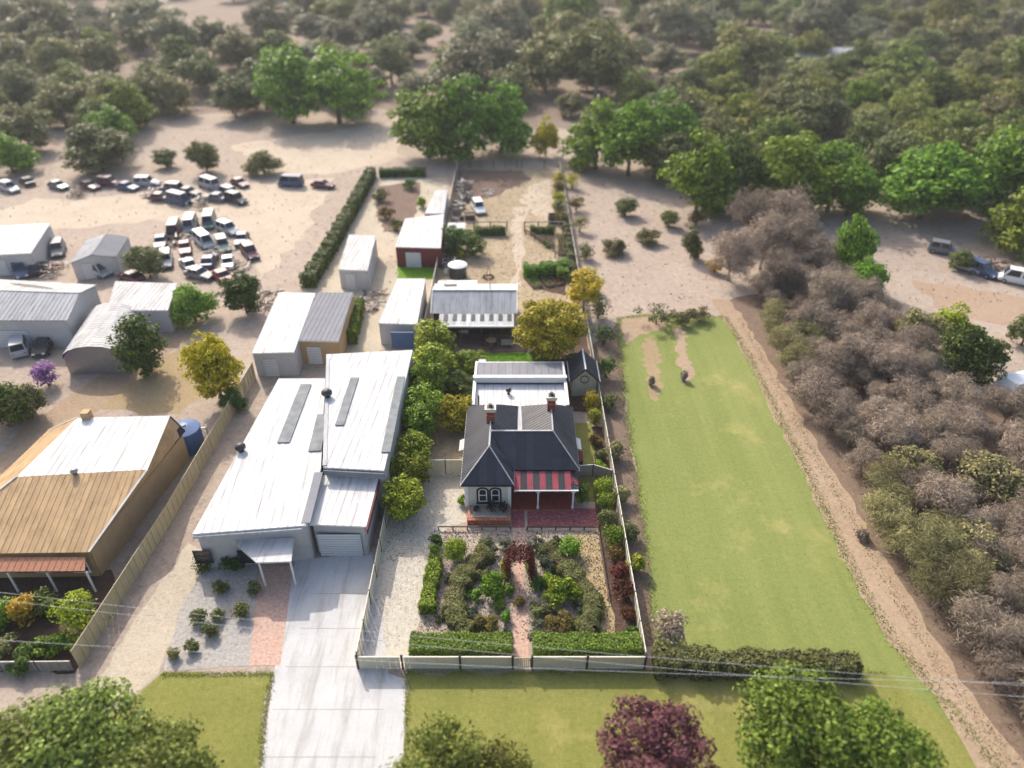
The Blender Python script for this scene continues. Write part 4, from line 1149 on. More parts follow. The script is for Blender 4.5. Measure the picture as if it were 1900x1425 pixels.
bush('orange_shrub', 'small orange-brown shrub spilling on the middle of the path', (0.54, 35.78), .9, .8, .7, 700, .07, 'leaf_bronze')

# lower filling plants inside and outside the two curved hedges
for k, (px, w, h, mt, lab) in enumerate((
        ((-2.92, 36.39), 1.2, .7, 'leaf_bright', 'low green filler against the inside of the left curved hedge'),
        ((-3.06, 34.88), 1.0, .6, 'leaf_lavender', 'low grey filler inside the left curved hedge near the front'),
        ((-1.06, 37.7), 1.3, 1.0, 'leaf_lime', 'lime filler between the left leafy shrub and the arch'),
        ((-1.03, 35.38), 1.0, .7, 'leaf_bright', 'low green filler between the left leafy shrub and bronze shrub'),
        ((-2.36, 38.24), 1.1, .8, 'leaf_olive', 'olive filler at the back of the left bed'),
        ((-2.77, 33.07), 1.0, .6, 'leaf_olive', 'low olive filler left of the left bronze shrub'),
        ((2.76, 37.7), 1.2, .9, 'leaf_bright', 'green filler between the right leafy shrub and lavender'),
        ((5.13, 35.38), 1.2, .7, 'leaf_lavender', 'low grey filler inside the right curved hedge'),
        ((2.85, 34.88), 1.1, .7, 'leaf_olive', 'low olive filler left of the right bronze shrub'),
        ((4.74, 33.91), 1.0, .6, 'leaf_bright', 'low green filler right of the right bronze shrub'),
        ((3.03, 39.06), 1.1, .8, 'leaf_lavender', 'grey filler behind the right leafy shrub'),
        ((-3.51, 39.9), 1.1, .6, 'leaf_lavender', 'low grey plant right of the green round topiary'),
        ((-2.26, 41.95), 1.2, .7, 'leaf_olive', 'olive plant along the edging rail left of the path'),
        ((3.61, 41.95), 1.1, .6, 'leaf_lavender', 'low grey plant along the edging rail right of the path'),
        ((-5.14, 38.24), .9, .5, 'leaf_lavender', 'low grey plant between driveway hedge and left curved hedge'),
        ((-5.26, 34.39), .9, .5, 'leaf_olive', 'low olive plant near the front of the driveway hedge'),
        ((1.52, 39.06), .9, .9, 'leaf_bright', 'green plant at the right foot of the rose arch'),
        ((-0.21, 36.91), .9, .8, 'leaf_bright', 'green plant left of the path below the arch'))):
    bush('filler_plant', lab, px, w, w, h, 1100, .08, mt, K=9)

# rose arch over the path
ra = thing('rose_arch', 'iron garden arch wrapped in dark red climbing rose over the path', 'arch', (.6, 38.6, 0))
AY0, AY1, AW, AH = 38.0, 39.2, .95, 1.9
for yy in (AY0, AY1):
    pts = [(.6 - AW, yy, 0), (.6 - AW, yy, AH)] + [(.6 - AW * math.cos(math.pi * k / 8), yy, AH + .8 * math.sin(math.pi * k / 8)) for k in range(1, 8)] + [(.6 + AW, yy, AH), (.6 + AW, yy, 0)]
    MB().tube(pts, .035, 6).build('hoop', 'metal_dark', ra)
for x, z in ((.6 - AW, .6), (.6 - AW, 1.3), (.6 + AW, .6), (.6 + AW, 1.3), (-.07, AH + .56), (.6, AH + .8), (1.27, AH + .56)):
    MB().bar((x, AY0, z), (x, AY1, z), .03, .03).build('cross_bar', 'metal_dark', ra)
C, NN = [], []
for k in range(3800):
    u = nrg.random()
    if u < .5:
        sx = .6 + AW * (-1 if nrg.random() < .5 else 1)
        c = np.array([sx, nrg.uniform(AY0 - .3, AY1 + .2), nrg.uniform(.05, AH + .1)]); nn = np.array([math.copysign(1, sx - .6), 0, .3])
    else:
        t_ = nrg.uniform(0, math.pi)
        c = np.array([.6 - AW * math.cos(t_), nrg.uniform(AY0 - .3, AY1 + .2), AH + .85 * math.sin(t_)]); nn = np.array([-math.cos(t_), 0, math.sin(t_)])
    C.append(c + nrg.normal(size=3) * .16 - np.array([.6, 38.6, 0])); NN.append(nn + nrg.normal(size=3) * .5)
vine = leaf_mesh('vine', np.array(C), np.array(NN), .085 * nrg.uniform(.6, 1.4, len(C)))
link('climbing_rose', vine, 'leaf_darkred', ra)

# shrubs along the right boundary
for k, (px, w, h, mt, lab) in enumerate((
        ((8.18, 48.16), 1.5, 1.7, 'leaf_lime', 'lime green shrub by the right fence level with the verandah front'),
        ((8.3, 46.09), 1.5, 1.5, 'leaf_bright', 'mid green shrub by the right fence beside the court'),
        ((8.2, 44.31), 1.4, 1.3, 'leaf_olive', 'olive shrub by the right fence at the court corner'),
        ((8.5, 42.07), 1.6, 1.7, 'leaf_bright', 'large green shrub by the right fence just past the court'),
        ((8.4, 40.48), 1.3, 1.2, 'leaf_bronze', 'bronze shrub by the right fence below the large green one'),
        ((8.59, 38.4), 1.5, 1.3, 'leaf_darkred', 'dark red shrub by the right fence, farther of the two'),
        ((8.6, 36.49), 1.6, 1.4, 'leaf_darkred', 'dark red shrub by the right fence, nearer of the two'),
        ((8.61, 34.64), 1.1, .9, 'leaf_darkred', 'low maroon shrub by the right fence before the dark corner plant'),
        ((8.79, 32.98), 1.1, 1.0, 'leaf_dark', 'dark green plant in the right front corner behind the hedge'))):
    bush('border_shrub', lab, px, w, w, h, 1700, .09, mt, group='shrubs along the right front fence')
bush('box_shrub', 'dark green rounded shrub at the right corner of the verandah', (6.25, 46.9), 1.3, 1.5, 1.9, 2200, .09, 'leaf_dark')
# dark spiky flaxes in front of the windows
def flax(xy, r, h, label, z0=.5, mat='leaf_flax', n=60):
    t = thing('flax_plant', label, 'plant', (xy[0], xy[1], z0))
    mb = MB()
    for k in range(n):
        a = rnd.uniform(0, 6.28); rr = r * rnd.uniform(.5, 1); hh = h * rnd.uniform(.6, 1)
        c, s = math.cos(a), math.sin(a); w = .05
        p0 = Vector((c * .08, s * .08, 0)); p1 = Vector((c * rr * .45, s * rr * .45, hh)); p2 = Vector((c * rr, s * rr, hh * rnd.uniform(.35, .8)))
        sd_ = Vector((-s, c, 0)) * w
        i = len(mb.v)
        mb.v += [tuple(p0 + sd_), tuple(p0 - sd_), tuple(p1 + sd_), tuple(p1 - sd_), tuple(p2)]
        mb.f += [[i, i + 1, i + 3, i + 2], [i + 2, i + 3, i + 4]]
    mb.build('blades', mat, t, local=True)
flax((-1.75, 45.3), .8, 1.1, 'dark spiky flax between the two arched windows')
flax((-.75, 45.3), .8, 1.0, 'dark spiky flax at the right end of the brick garden bed')
flax((-3.1, 45.4), .45, .5, 'small dark flax at the left end of the brick garden bed')
bush('wall_shrub', 'small green plant against the left wall of the front room', (-4.5, 46.8), .6, .9, .9, 700, .08, 'leaf_bright')

# side passage right of the cottage
bin_ = thing('storage_box', 'dark timber storage box against the right wall of the cottage', 'box', (6.25, 52.2, 0))
MB().box(5.85, 6.65, 51.4, 52.8, 0, 1.0).build('box_body', 'timber_dark', bin_)
MB().box(5.8, 6.7, 51.35, 52.85, 1.003, 1.1).build('lid', 'wall_maroon', bin_)
tk = thing('gas_bottles', 'dark crate behind the side fence beside the cottage wall', 'crate', (6.2, 50.8, 0))
for k in range(3): MB().box(5.85, 6.7, 50.45 + .0, 51.15, .05 + k * .3, .27 + k * .3).build('slat', 'metal_dark', tk)
for x in (5.87, 6.62): MB().box(x, x + .06, 50.47, 51.13, 0, .95).build('corner_post', 'timber_dark', tk)
for k, (xy, w, h, mt, lab) in enumerate((
        ((8.4, 60.9), 1.7, 2.3, 'leaf_yellow', 'golden yellow shrub in front of the studio'),
        ((8.5, 58.4), 1.4, 1.8, 'leaf_yellowgreen', 'yellow-green shrub by the right fence behind the golden one'),
        ((8.3, 55.3), 1.2, 1.0, 'leaf_bronze', 'bronze shrub by the right fence beside the cottage'),
        ((8.6, 53.0), 1.0, .9, 'leaf_olive', 'small olive shrub by the right fence beside the storage box'),
        ((8.4, 51.3), 1.2, .9, 'leaf_lime', 'lime shrub in the corner behind the side fence'))):
    bush('side_shrub', lab, xy, w, w, h, 1700, .09, mt)

# ------------------------------------------------------------------ trees and shrubs round the back lawn
tree_proto('glossy', 5.0, 4.6, 110, 80, .62, .14, 'leaf_glossy', 'bark_dark', zc=2.4, c=2.2, low=-1.0, variants=4, squash=.85, fill=.6)
for k, (xy, h, w, lab) in enumerate((
        ((-9.36, 45.42), 3.9, 3.4, 'glossy green tree nearest the driveway end of the left boundary row'),
        ((-9.29, 48.88), 4.0, 3.4, 'second glossy green tree of the left boundary row, beside the cross fence'),
        ((-9.13, 51.87), 4.0, 3.3, 'third glossy green tree of the left boundary row'),
        ((-9.21, 55.53), 4.2, 3.4, 'fourth glossy green tree of the left boundary row'),
        ((-8.83, 58.15), 4.6, 3.8, 'fifth glossy green tree of the left boundary row'),
        ((-9.08, 62.39), 5.0, 4.0, 'sixth glossy green tree of the left boundary row'),
        ((-8.63, 65.77), 5.0, 4.4, 'seventh glossy green tree of the left boundary row'),
        ((-8.9, 70.21), 5.4, 4.6, 'last tall glossy green tree of the left boundary row, by the pavilion'))):
    tree('glossy', xy, h * 1.05, w * 1.14, 'glossy_tree', lab, 'tree', 'glossy trees along the left boundary', variant=k)
tree('glossy', (-5.49, 57.7), 4.2, 4.4, 'yellowing_tree', 'small yellow and green tree between driveway and annex', mat='leaf_yellowgreen', variant=1)
tree('glossy', (-5.02, 67.94), 2.9, 4.6, 'lime_tree', 'low lime green tree left of the bright lawn', mat='leaf_lime', variant=2)
tree('glossy', (-6.62, 64.41), 2.9, 4.2, 'shade_shrub', 'dark green shrub in shade between the glossy row and annex', 'shrub', mat='leaf_dark', variant=3)
tree('glossy', (-4.79, 63.39), 2.4, 3.4, 'shade_shrub', 'dark green shrub in shade against the annex corner', 'shrub', mat='leaf_dark', variant=0)
tree_proto('golden', 9.0, 9.5, 110, 130, 1.0, .17, 'leaf_golden', 'bark', zc=5.2, c=3.4, low=-.9, variants=1, limbs=12, squash=.8)
tree('golden', (4.26, 70.21), 8.2, 10.2, 'golden_tree', 'large golden autumn tree spreading over the right of the lawn')
tree_proto('yellow', 6.0, 4.6, 50, 90, .7, .15, 'leaf_yellow', 'bark', zc=3.6, c=2.2, variants=1, low=-.9)
tree('yellow', (9.19, 81.44), 6.2, 5.6, 'yellow_tree', 'bright yellow tree on the right fence behind the golden tree')
hedge('shade_hedge', 'dark green hedge under the golden tree along the lawn', [(3.71, 68.73), (6.14, 68.17), (7.76, 69.29)], 1.8, 1.5, 130, .12, 'leaf_dark', wob=.2, top_var=.15, rounding=.7)
bush('shade_hedge_end', 'olive shrub between the lawn and golden tree trunk', (3.15, 70.68), 2.2, 2.0, 1.4, 1800, .11, 'leaf_olive')
bl = thing('white_shade_sail', 'small white canvas shade at the lawn corner of the annex', 'shade', (-3.0, 66.2, 0))
MB().hexa([(-4.0, 65.7, 2.3), (-2.6, 65.7, 2.3), (-2.9, 66.9, 2.5), (-3.6, 66.9, 2.5)], [(-4.0, 65.7, 2.33), (-2.6, 65.7, 2.33), (-2.9, 66.9, 2.53), (-3.6, 66.9, 2.53)]).build('canvas', 'roof_white', bl)
for x, y, z in ((-3.9, 65.75, 2.3), (-2.7, 65.75, 2.3), (-2.95, 66.85, 2.5), (-3.55, 66.85, 2.5)):
    MB().tube([(x, y, 0), (x, y, z)], .03, 6).build('pole', 'metal_grey', bl)

# ------------------------------------------------------------------ rear yard
tk = thing('water_tank', 'round water tank with a white domed lid behind the pavilion', 'tank', (-7.67, 92.8) + (0,))
MB().lathe([(1.25, 0), (1.25, 1.7), (1.29, 1.72), (1.29, 1.8)], 0, 0, 24).build('tank_wall', 'metal_dark', tk, local=True)
MB().lathe([(1.36, 1.802), (1.36, 1.86), (.9, 2.08), (.3, 2.2), (.22, 2.2), (.22, 2.27)], 0, 0, 24).build('lid', 'plastic_white', tk, local=True)
MB().tube([(1.1, -.5, 1.2), (1.6, -.9, 1.2), (1.6, -.9, .1)], .05, 8).build('outlet_pipe', 'plastic_white', tk, local=True)
tree_proto('cypress', 4.6, 4.0, 46, 90, .6, .13, 'leaf_dark', 'bark_dark', zc=1.9, c=2.3, variants=3, low=-1.0)
tree('cypress', (-8.76, 101.15), 4.6, 4.6, 'conifer', 'dark green conifer at the left fence of the rear yard, larger of the pair', variant=0)
tree('cypress', (-6.04, 100.76), 4.2, 4.8, 'conifer', 'dark green spreading conifer right of the pair in the rear yard', variant=1)
hedge('yard_hedge', 'dark hedge along the cross rail left of the wheel track', [(-5.85, 107.81), (-1.03, 107.81)], 1.0, 1.3, 120, .12, 'leaf_dark', rounding=.5, wob=.15, top_var=.12)
hedge('yard_hedge', 'dark hedge under the cross rail right of the wheel track', [(2.93, 108.25), (6.9, 108.25)], 1.0, 1.2, 120, .12, 'leaf_dark', rounding=.5, wob=.15, top_var=.15)
hedge('yard_hedge', 'bright green wavy hedge in front of the vegetable beds', [(1.69, 92.8), (3.84, 92.97), (6.18, 93.68), (7.95, 94.74)], 1.7, 1.7, 150, .12, 'leaf_bright', rounding=.4, wob=.14, top_var=.1)
hedge('yard_hedge', 'squared green hedge block beside the vegetable beds at the right fence', [(6.33, 92.11), (7.93, 92.11)], 1.3, 1.5, 170, .11, 'leaf_bright', rounding=.2)
hedge('yard_hedge', 'narrow light green hedge running along the right rear fence', [(8.6, 90), (8.75, 112)], 1.0, 1.3, 90, .13, 'leaf_olive', rounding=.5, wob=.2, top_var=.2)
# rail structures either side of the track
for lab, a, b_, hh in (('timber cross rail on posts left of the wheel track', (-8.8, 109.3), (-.8, 109.3), 1.6), ('timber cross rail on posts right of the wheel track', (2.0, 109.3), (8.6, 109.3), 1.6)):
    t = thing('cross_rail', lab, 'rail', (a[0], a[1], 0))
    MB().bar((a[0], a[1], hh), (b_[0], b_[1], hh), .12, .14).build('rail', 'timber_grey', t)
    MB().bar((a[0], a[1], hh * .5), (b_[0], b_[1], hh * .5), .08, .1).build('rail', 'timber_grey', t)
    for k in range(4):
        x = a[0] + (b_[0] - a[0]) * k / 3
        MB().box(x - .08, x + .08, a[1] - .08, a[1] + .08, 0, hh + .1).build('post', 'timber_dark', t)
t = thing('wing_rail', 'diagonal dark timber rail right of the wheel track', 'rail', (4, 106, 0))
pa, pb = (2.15, 107.81), (6.32, 101.55)
MB().bar(pa + (.9,), pb + (.9,), .14, .2).build('rail', 'timber_dark', t)
MB().bar(pa + (.45,), pb + (.45,), .1, .12).build('rail', 'timber_dark', t)
for k in range(4):
    x, y = pa[0] + (pb[0] - pa[0]) * k / 3, pa[1] + (pb[1] - pa[1]) * k / 3
    MB().box(x - .07, x + .07, y - .07, y + .07, 0, .8).build('post', 'timber_dark', t)
t = thing('wing_rail', 'straight dark timber rail along the right garden plots', 'rail', (5.8, 104, 0))
pa, pb = (6.84, 108.69), (6.45, 99.2)
MB().bar(pa + (1.0,), pb + (1.0,), .14, .16).build('rail', 'timber_dark', t)
for k in range(5):
    x, y = pa[0] + (pb[0] - pa[0]) * k / 4, pa[1] + (pb[1] - pa[1]) * k / 4
    MB().box(x - .07, x + .07, y - .07, y + .07, 0, .92).build('post', 'timber_dark', t)
ws = thing('white_shed', 'small white-roofed shed beside the conifers at the left fence', 'shed', (-8.72, 106.94) + (0,))
MB().box(-1.2, 1.2, -.9, .9, 0, 1.7).build('wall', 'wall_white', ws, local=True)
MB().hexa([(-1.4, -1.1, 1.702), (1.4, -1.1, 1.702), (1.4, 1.1, 1.9), (-1.4, 1.1, 1.9)], [(-1.4, -1.1, 1.78), (1.4, -1.1, 1.78), (1.4, 1.1, 1.98), (-1.4, 1.1, 1.98)]).build('roof', 'roof_white', ws, local=True)
MB().box(-.35, .35, -.94, -.903, 0, 1.6).build('door', 'door_dark', ws, local=True)
# vegetable beds
def raised_bed(pts, label, mt):
    cx = sum(p[0] for p in pts) / 4; cy = sum(p[1] for p in pts) / 4
    t = thing('raised_bed', label, 'garden bed', (cx, cy, 0))
    for k in range(4):
        a, b_ = pts[k], pts[(k + 1) % 4]
        MB().bar((a[0], a[1], .2), (b_[0], b_[1], .2), .08, .4).build('sleeper', 'timber_dark' if k % 2 else 'timber', t)
    inn = [(cx + (p[0] - cx) * .94, cy + (p[1] - cy) * .94) for p in pts]
    MB().prism(inn, .02, .32).build('soil', 'bed_soil', t)
    n = 420; u = nrg.random((n, 2)); p = np.array(pts)
    q = (p[0] * (1 - u[:, :1]) + p[1] * u[:, :1]) * (1 - u[:, 1:]) + (p[3] * (1 - u[:, :1]) + p[2] * u[:, :1]) * u[:, 1:]
    keep = (np.sin(u[:, 0] * 25) > -.2)
    C = np.column_stack([q[:, 0] - cx, q[:, 1] - cy, .34 + nrg.random(n) * .3])[keep]
    link('vegetables', leaf_mesh('veg', C, unit(len(C)) + np.array([0, 0, .7]), .13 * nrg.uniform(.5, 1.3, len(C))), mt, t)
raised_bed([(1.68, 92.11), (3.06, 92.63), (4.18, 89.42), (2.97, 88.77)], 'raised vegetable bed at the left end of the garden plot', 'leaf_bright')
raised_bed([(3.53, 92.8), (4.45, 92.97), (5.98, 89.75), (4.77, 89.26)], 'raised vegetable bed in the middle of the garden plot', 'leaf_dark')
raised_bed([(5.07, 92.97), (6.14, 92.97), (7.21, 90.25), (6.28, 89.75)], 'raised vegetable bed at the right end beside the squared hedge', 'leaf_darkred')
raised_bed([(7.35, 106.94), (8.12, 106.94), (7.94, 99.78), (6.97, 99.78)], 'narrow raised bed between the timber rail and right fence', 'leaf_olive')
raised_bed([(3.41, 106.73), (6.31, 106.73), (6.35, 103.78), (5.17, 103.57)], 'pale raised bed behind the diagonal timber rail', 'leaf_olive')
bush('low_plant', 'small green plant in the corner of the diagonal rail', (5.65, 103.16), 1.6, 1.2, .7, 700, .1, 'leaf_bright')
# fire pit
fp = thing('fire_pit', 'low fire pit with tripod standing on the sand behind the pavilion', 'fire pit', (-3.36, 92.45) + (0,))
for k in range(10):
    a = 2 * math.pi * k / 10
    bm = bmesh.new(); bmesh.ops.create_icosphere(bm, subdivisions=1, radius=.2)
    for v in bm.verts: v.co *= rnd.uniform(.75, 1.2)
    me = bpy.data.meshes.new('stone'); bm.to_mesh(me); bm.free()
    link('stone', me, 'metal_rust', fp, (.7 * math.cos(a), .7 * math.sin(a), .13))
for k in range(3):
    a = 2.1 * k
    MB().tube([(.6 * math.cos(a), .6 * math.sin(a), 0), (0, 0, 1.7)], .03, 6).build('tripod_leg', 'metal_dark', fp, local=True)

# pallets, drums and timber heaps along the left fence
def crate(xy, w, d, h, mat, label, name='timber_crate', rz=0.0, cat='crate'):
    t = thing(name, label, cat, (xy[0], xy[1], 0))
    n = max(2, int(h / .22))
    for k in range(n):
        z0 = h * k / n + .01; z1 = h * (k + 1) / n - .03
        MB().box(-w / 2, w / 2, -d / 2, -d / 2 + .04, z0, z1).build('slat', mat, t, local=True)
        MB().box(-w / 2, w / 2, d / 2 - .04, d / 2, z0, z1).build('slat', mat, t, local=True)
        MB().box(-w / 2, -w / 2 + .04, -d / 2 + .042, d / 2 - .042, z0, z1).build('slat', mat, t, local=True)
        MB().box(w / 2 - .04, w / 2, -d / 2 + .042, d / 2 - .042, z0, z1).build('slat', mat, t, local=True)
    MB().box(-w / 2 + .045, w / 2 - .045, -d / 2 + .045, d / 2 - .045, .02, h * .85).build('contents', 'timber_dark', t, local=True)
    t.rotation_euler = (0, 0, rz)
crate((-7.02, 114.21), 1.7, 1.6, 1.1, 'timber_dark', 'brown timber crate standing near the white four-wheel drive', rz=.1)
crate((-9.3, 113.26), 1.2, 1.2, .8, 'timber_grey', 'grey timber crate against the left fence of the rear yard', rz=-.2)
crate((-9.33, 116.65), 1.3, 1.0, 1.2, 'timber_grey', 'tall grey pallet crate in the junk along the left fence', rz=.3)
def heap(xy, n, L, label, mats, spread=1.5, h=1.0):
    t = thing('timber_heap', label, 'heap', (xy[0], xy[1], 0))
    for k in range(n):
        a = rnd.uniform(-.5, .5) + (1.57 if rnd.random() < .4 else 0); x, y = rnd.uniform(-spread, spread) * .6, rnd.uniform(-spread, spread); z = .08 + h * rnd.random() * (1 - min(1, (abs(x) + abs(y)) / (2 * spread)))
        l = L * rnd.uniform(.5, 1) / 2
        MB().bar((x - l * math.cos(a), y - l * math.sin(a), max(.06, z + rnd.uniform(-.15, .15))), (x + l * math.cos(a), y + l * math.sin(a), z + rnd.uniform(-.05, .2)), rnd.uniform(.08, .28), rnd.uniform(.05, .16)).build('plank', mats[k % len(mats)], t, local=True)
heap((-8.76, 129.56), 60, 1.5, 'large heap of pale offcuts and pipes at the top left fence', ['timber_grey', 'metal_grey', 'timber_dark', 'metal_dark', 'timber_dark', 'wall_grey'], 2.4, 1.8)
heap((-8.48, 124.46), 60, 1.5, 'dark timber heap below the pale offcuts by the left fence', ['timber_dark', 'metal_dark', 'timber_grey', 'metal_grey'], 2.0, 1.5)
heap((-9.35, 119.93), 44, 1.4, 'grey plank heap against the left fence beside the four-wheel drive', ['timber_grey', 'timber_dark', 'metal_grey'], 1.7, 1.1)
heap((-9.27, 96.93), 30, 1.1, 'clutter of boards and pots between left fence and water tank', ['metal_grey', 'plastic_white', 'metal_dark'], 1.4, 1.0)
heap((-4.41, 127.25), 22, .9, 'scatter of pale boards on the dark mulch patch', ['timber_grey', 'wall_grey'], 1.6, .15)
def drum(xy, label, mat, r=.3, h=.88):
    t = thing('drum', label, 'drum', (xy[0], xy[1], 0))
    MB().lathe([(r, 0), (r, h * .33), (r * 1.05, h * .35), (r, h * .37), (r, h * .64), (r * 1.05, h * .66), (r, h * .68), (r, h)], 0, 0, 14).build('drum_body', mat, t, local=True)
    MB().lathe([(r * .93, h + .002), (r * .93, h + .015)], 0, 0, 14).build('lid', 'metal_dark', t, local=True)
drum((-8.25, 113.74), 'dark steel drum beside the brown crate', 'metal_dark')
drum((-9.42, 93.68), 'white drum beside the water tank at the fence', 'plastic_white')
drum((-9.71, 95.46), 'blue-grey drum behind the white one at the fence', 'metal_grey')
bush('potted_shrub', 'small orange shrub beside the conifer shade near the tank', (-8.98, 98.43), 1.0, 1.0, .8, 600, .1, 'leaf_bronze')
bush('yard_shrub', 'pale green shrub between the conifers and the water tank', (-7.58, 99.2), 1.2, 1.6, 1.2, 900, .11, 'leaf_yellowgreen')
for k, (px, w, h, mt, lab) in enumerate((
        ((8.63, 131.03), 2.0, 2.4, 'leaf_yellowgreen', 'yellow-green shrub on the right fence near the back gate'),
        ((8.37, 126.12), 2.2, 2.6, 'leaf_bronze', 'bronze shrub on the right fence second from the back gate'),
        ((8.21, 121.24), 2.4, 2.6, 'leaf_yellowgreen', 'yellow-green shrub on the right fence third from the back gate'),
        ((7.87, 116.65), 2.2, 2.4, 'leaf_olive', 'olive shrub on the right fence above the dark water trough'),
        ((8.14, 111.86), 2.2, 2.2, 'leaf_bronze', 'bronze shrub on the right fence at the cross rail'))):
    bush('fence_shrub', lab, px, w, w, h, 1100, .14, mt, group='shrubs along the rear right fence')
tr = thing('trough', 'dark timber bin under the right fence shrubs near the cross rail', 'bin', (6.79, 113.26) + (0,))
for s in (-1, 1):
    MB().box(-.8, .8, s * .75 - .05, s * .75 + .05, 0, 1.3).build('side_board', 'timber_dark', tr, local=True)
    MB().box(s * .75 - .05, s * .75 + .05, -.695, .695, 0, 1.3).build('end_board', 'timber_dark', tr, local=True)

# ------------------------------------------------------------------ vehicles
def wheel(parent, x, y, r=.33, w=.2):
    o = MB(); n = 14
    ring = lambda rr, xx: [(xx, y + rr * math.cos(2 * math.pi * k / n), r + rr * math.sin(2 * math.pi * k / n)) for k in range(n)]
    o.hexa(ring(r, x - w / 2), ring(r, x + w / 2))
    t = o.build('wheel', 'rubber', parent, local=True)
    MB().hexa(ring(r * .6, x - w / 2 - .01), ring(r * .6, x + w / 2 + .01)).build('rim', 'metal_grey', t, local=True)
def car(xy, rz, label, mat, kind='sedan', group=None, name='parked_car', cat='car'):
    """Car pointing along -Y in its own frame (bonnet towards -Y)."""
    t = thing(name, label, cat, (xy[0], xy[1], 0.0), group)
    if kind == 'wagon': L, W, H1, H2, c0, c1, c2, c3 = 4.6, 1.85, 1.05, 1.85, -.9, -.45, 1.95, 2.2
    elif kind == 'ute': L, W, H1, H2, c0, c1, c2, c3 = 5.0, 1.85, 1.05, 1.75, -.9, -.35, .7, .9
    elif kind == 'van': L, W, H1, H2, c0, c1, c2, c3 = 4.8, 1.9, 1.1, 2.1, -1.9, -1.3, 2.25, 2.38
    else: L, W, H1, H2, c0, c1, c2, c3 = 4.5, 1.78, .9, 1.42, -.85, -.2, 1.05, 1.75
    hl, hw = L / 2, W / 2
    secs = [(-hl, .72, .35, .55), (-hl + .12, .9, .28, .68), (-hl + .9, .97, .25, H1 - .08), (c0, 1, .25, H1), (c3, 1, .25, H1), (hl - .1, .95, .28, H1 - .04), (hl, .82, .38, H1 - .2)]
    mb = MB(); i0 = 0
    for (yy, wf, zb, zt) in secs:
        w_ = hw * wf
        mb.v += [(-w_ * .92, yy, zb), (w_ * .92, yy, zb), (w_, yy, zb + (zt - zb) * .45), (w_ * .93, yy, zt), (-w_ * .93, yy, zt), (-w_, yy, zb + (zt - zb) * .45)]
    n = 6
    for k in range(len(secs) - 1):
        for j in range(n):
            q = (j + 1) % n
            mb.f.append([k * n + j, k * n + q, (k + 1) * n + q, (k + 1) * n + j])
    mb.f.append(list(range(n))); mb.f.append([(len(secs) - 1) * n + j for j in reversed(range(n))])
    mb.build('body', mat, t, local=True)
    wr = hw * .78; wb = hw * .9
    cab = MB().hexa([(-wb, c0, H1 + .002), (wb, c0, H1 + .002), (wb, c3, H1 + .002), (-wb, c3, H1 + .002)], [(-wr, c1, H2), (wr, c1, H2), (wr, c2, H2), (-wr, c2, H2)]).build('cabin', mat, t, local=True)
    def glass(name, a, b_, c_, d, off):
        pts = [Vector(p) for p in (a, b_, c_, d)]
        ctr = sum(pts, Vector()) / 4
        q = [ctr + (p - ctr) * .86 + Vector(off) for p in pts]
        MB().hexa(q, [p + Vector(off) * .6 for p in q]).build(name, 'glass', cab, local=True)
    glass('windscreen', (-wb, c0, H1), (wb, c0, H1), (wr, c1, H2), (-wr, c1, H2), (0, -.012, .012))
    glass('rear_window', (-wb, c3, H1), (wb, c3, H1), (wr, c2, H2), (-wr, c2, H2), (0, .012, .012))
    for s in (-1, 1):
        ym = (c0 + c3) / 2 if kind != 'ute' else c3
        glass('side_window', (s * wb, c0 + .15, H1), (s * wb, ym - .04, H1), (s * wr, min(ym - .04, c2), H2), (s * wr, c1 + .08, H2), (s * .014, 0, .004))
        if kind != 'ute':
            glass('side_window', (s * wb, ym + .04, H1), (s * wb, c3 - .15, H1), (s * wr, c2 - .08, H2), (s * wr, ym + .04, H2), (s * .014, 0, .004))
        wheel(t, s * (hw - .1), -hl + .85); wheel(t, s * (hw - .1), hl - .85)
        MB().box(s * hw * .6 - .16, s * hw * .6 + .16, -hl - .005, -hl + .1, .56, .7).build('headlight', 'plastic_white', t, local=True)
        MB().box(s * hw * .68 - .1, s * hw * .68 + .1, hl - .1, hl + .01, H1 - .36, H1 - .22).build('tail_light', 'car_red', t, local=True)
        MB().box(s * (hw + .02) - .06, s * (hw + .02) + .06, c0 + .2, c0 + .3, H1 - .02, H1 + .12).build('mirror', 'metal_dark', t, local=True)
    MB().box(-hw * .85, hw * .85, -hl - .06, -hl + .05, .3, .45).build('bumper', 'metal_dark', t, local=True)
    if kind == 'ute':
        MB().box(-hw * .86, hw * .86, c3 + .08, hl - .08, H1 - .1, H1 + .01).build('tray_liner', 'metal_dark', t, local=True)
    t.rotation_euler = (0, 0, rz)
    return t
car((-5.73, 118.14), .25, 'white four-wheel drive parked on the sand of the rear yard', 'car_white', 'wagon', name='parked_wagon')

# service cables hanging over the front of the block
for k, (a, b_) in enumerate((((-6.47, 28.53), (0.17, 27.24)), ((-6.53, 28.04), (0.0, 26.74)), ((-4.8, 26.76), (7.94, 25.62)))):
    dx, dy = b_[0] - a[0], b_[1] - a[1]; z = (6.5, 6.3, 6.1)[k]
    pts = []
    for q in range(21):
        s = -6.5 + 13 * q / 20
        x = (a[0] + b_[0]) / 2 + dx * s; y = (a[1] + b_[1]) / 2 + dy * s * .55
        pts.append((x, y, z + .0006 * (x + 3) ** 2))
    o = MB().tube(pts, .009, 5).build('overhead_cable', 'cable')
    tag(o, ('thin pale overhead cable over the front hedge, farthest of three', 'thin pale overhead cable over the front hedge, middle of three', 'thin pale overhead cable over the front fence, nearest of three')[k], 'cable', 'cables over the front hedge')

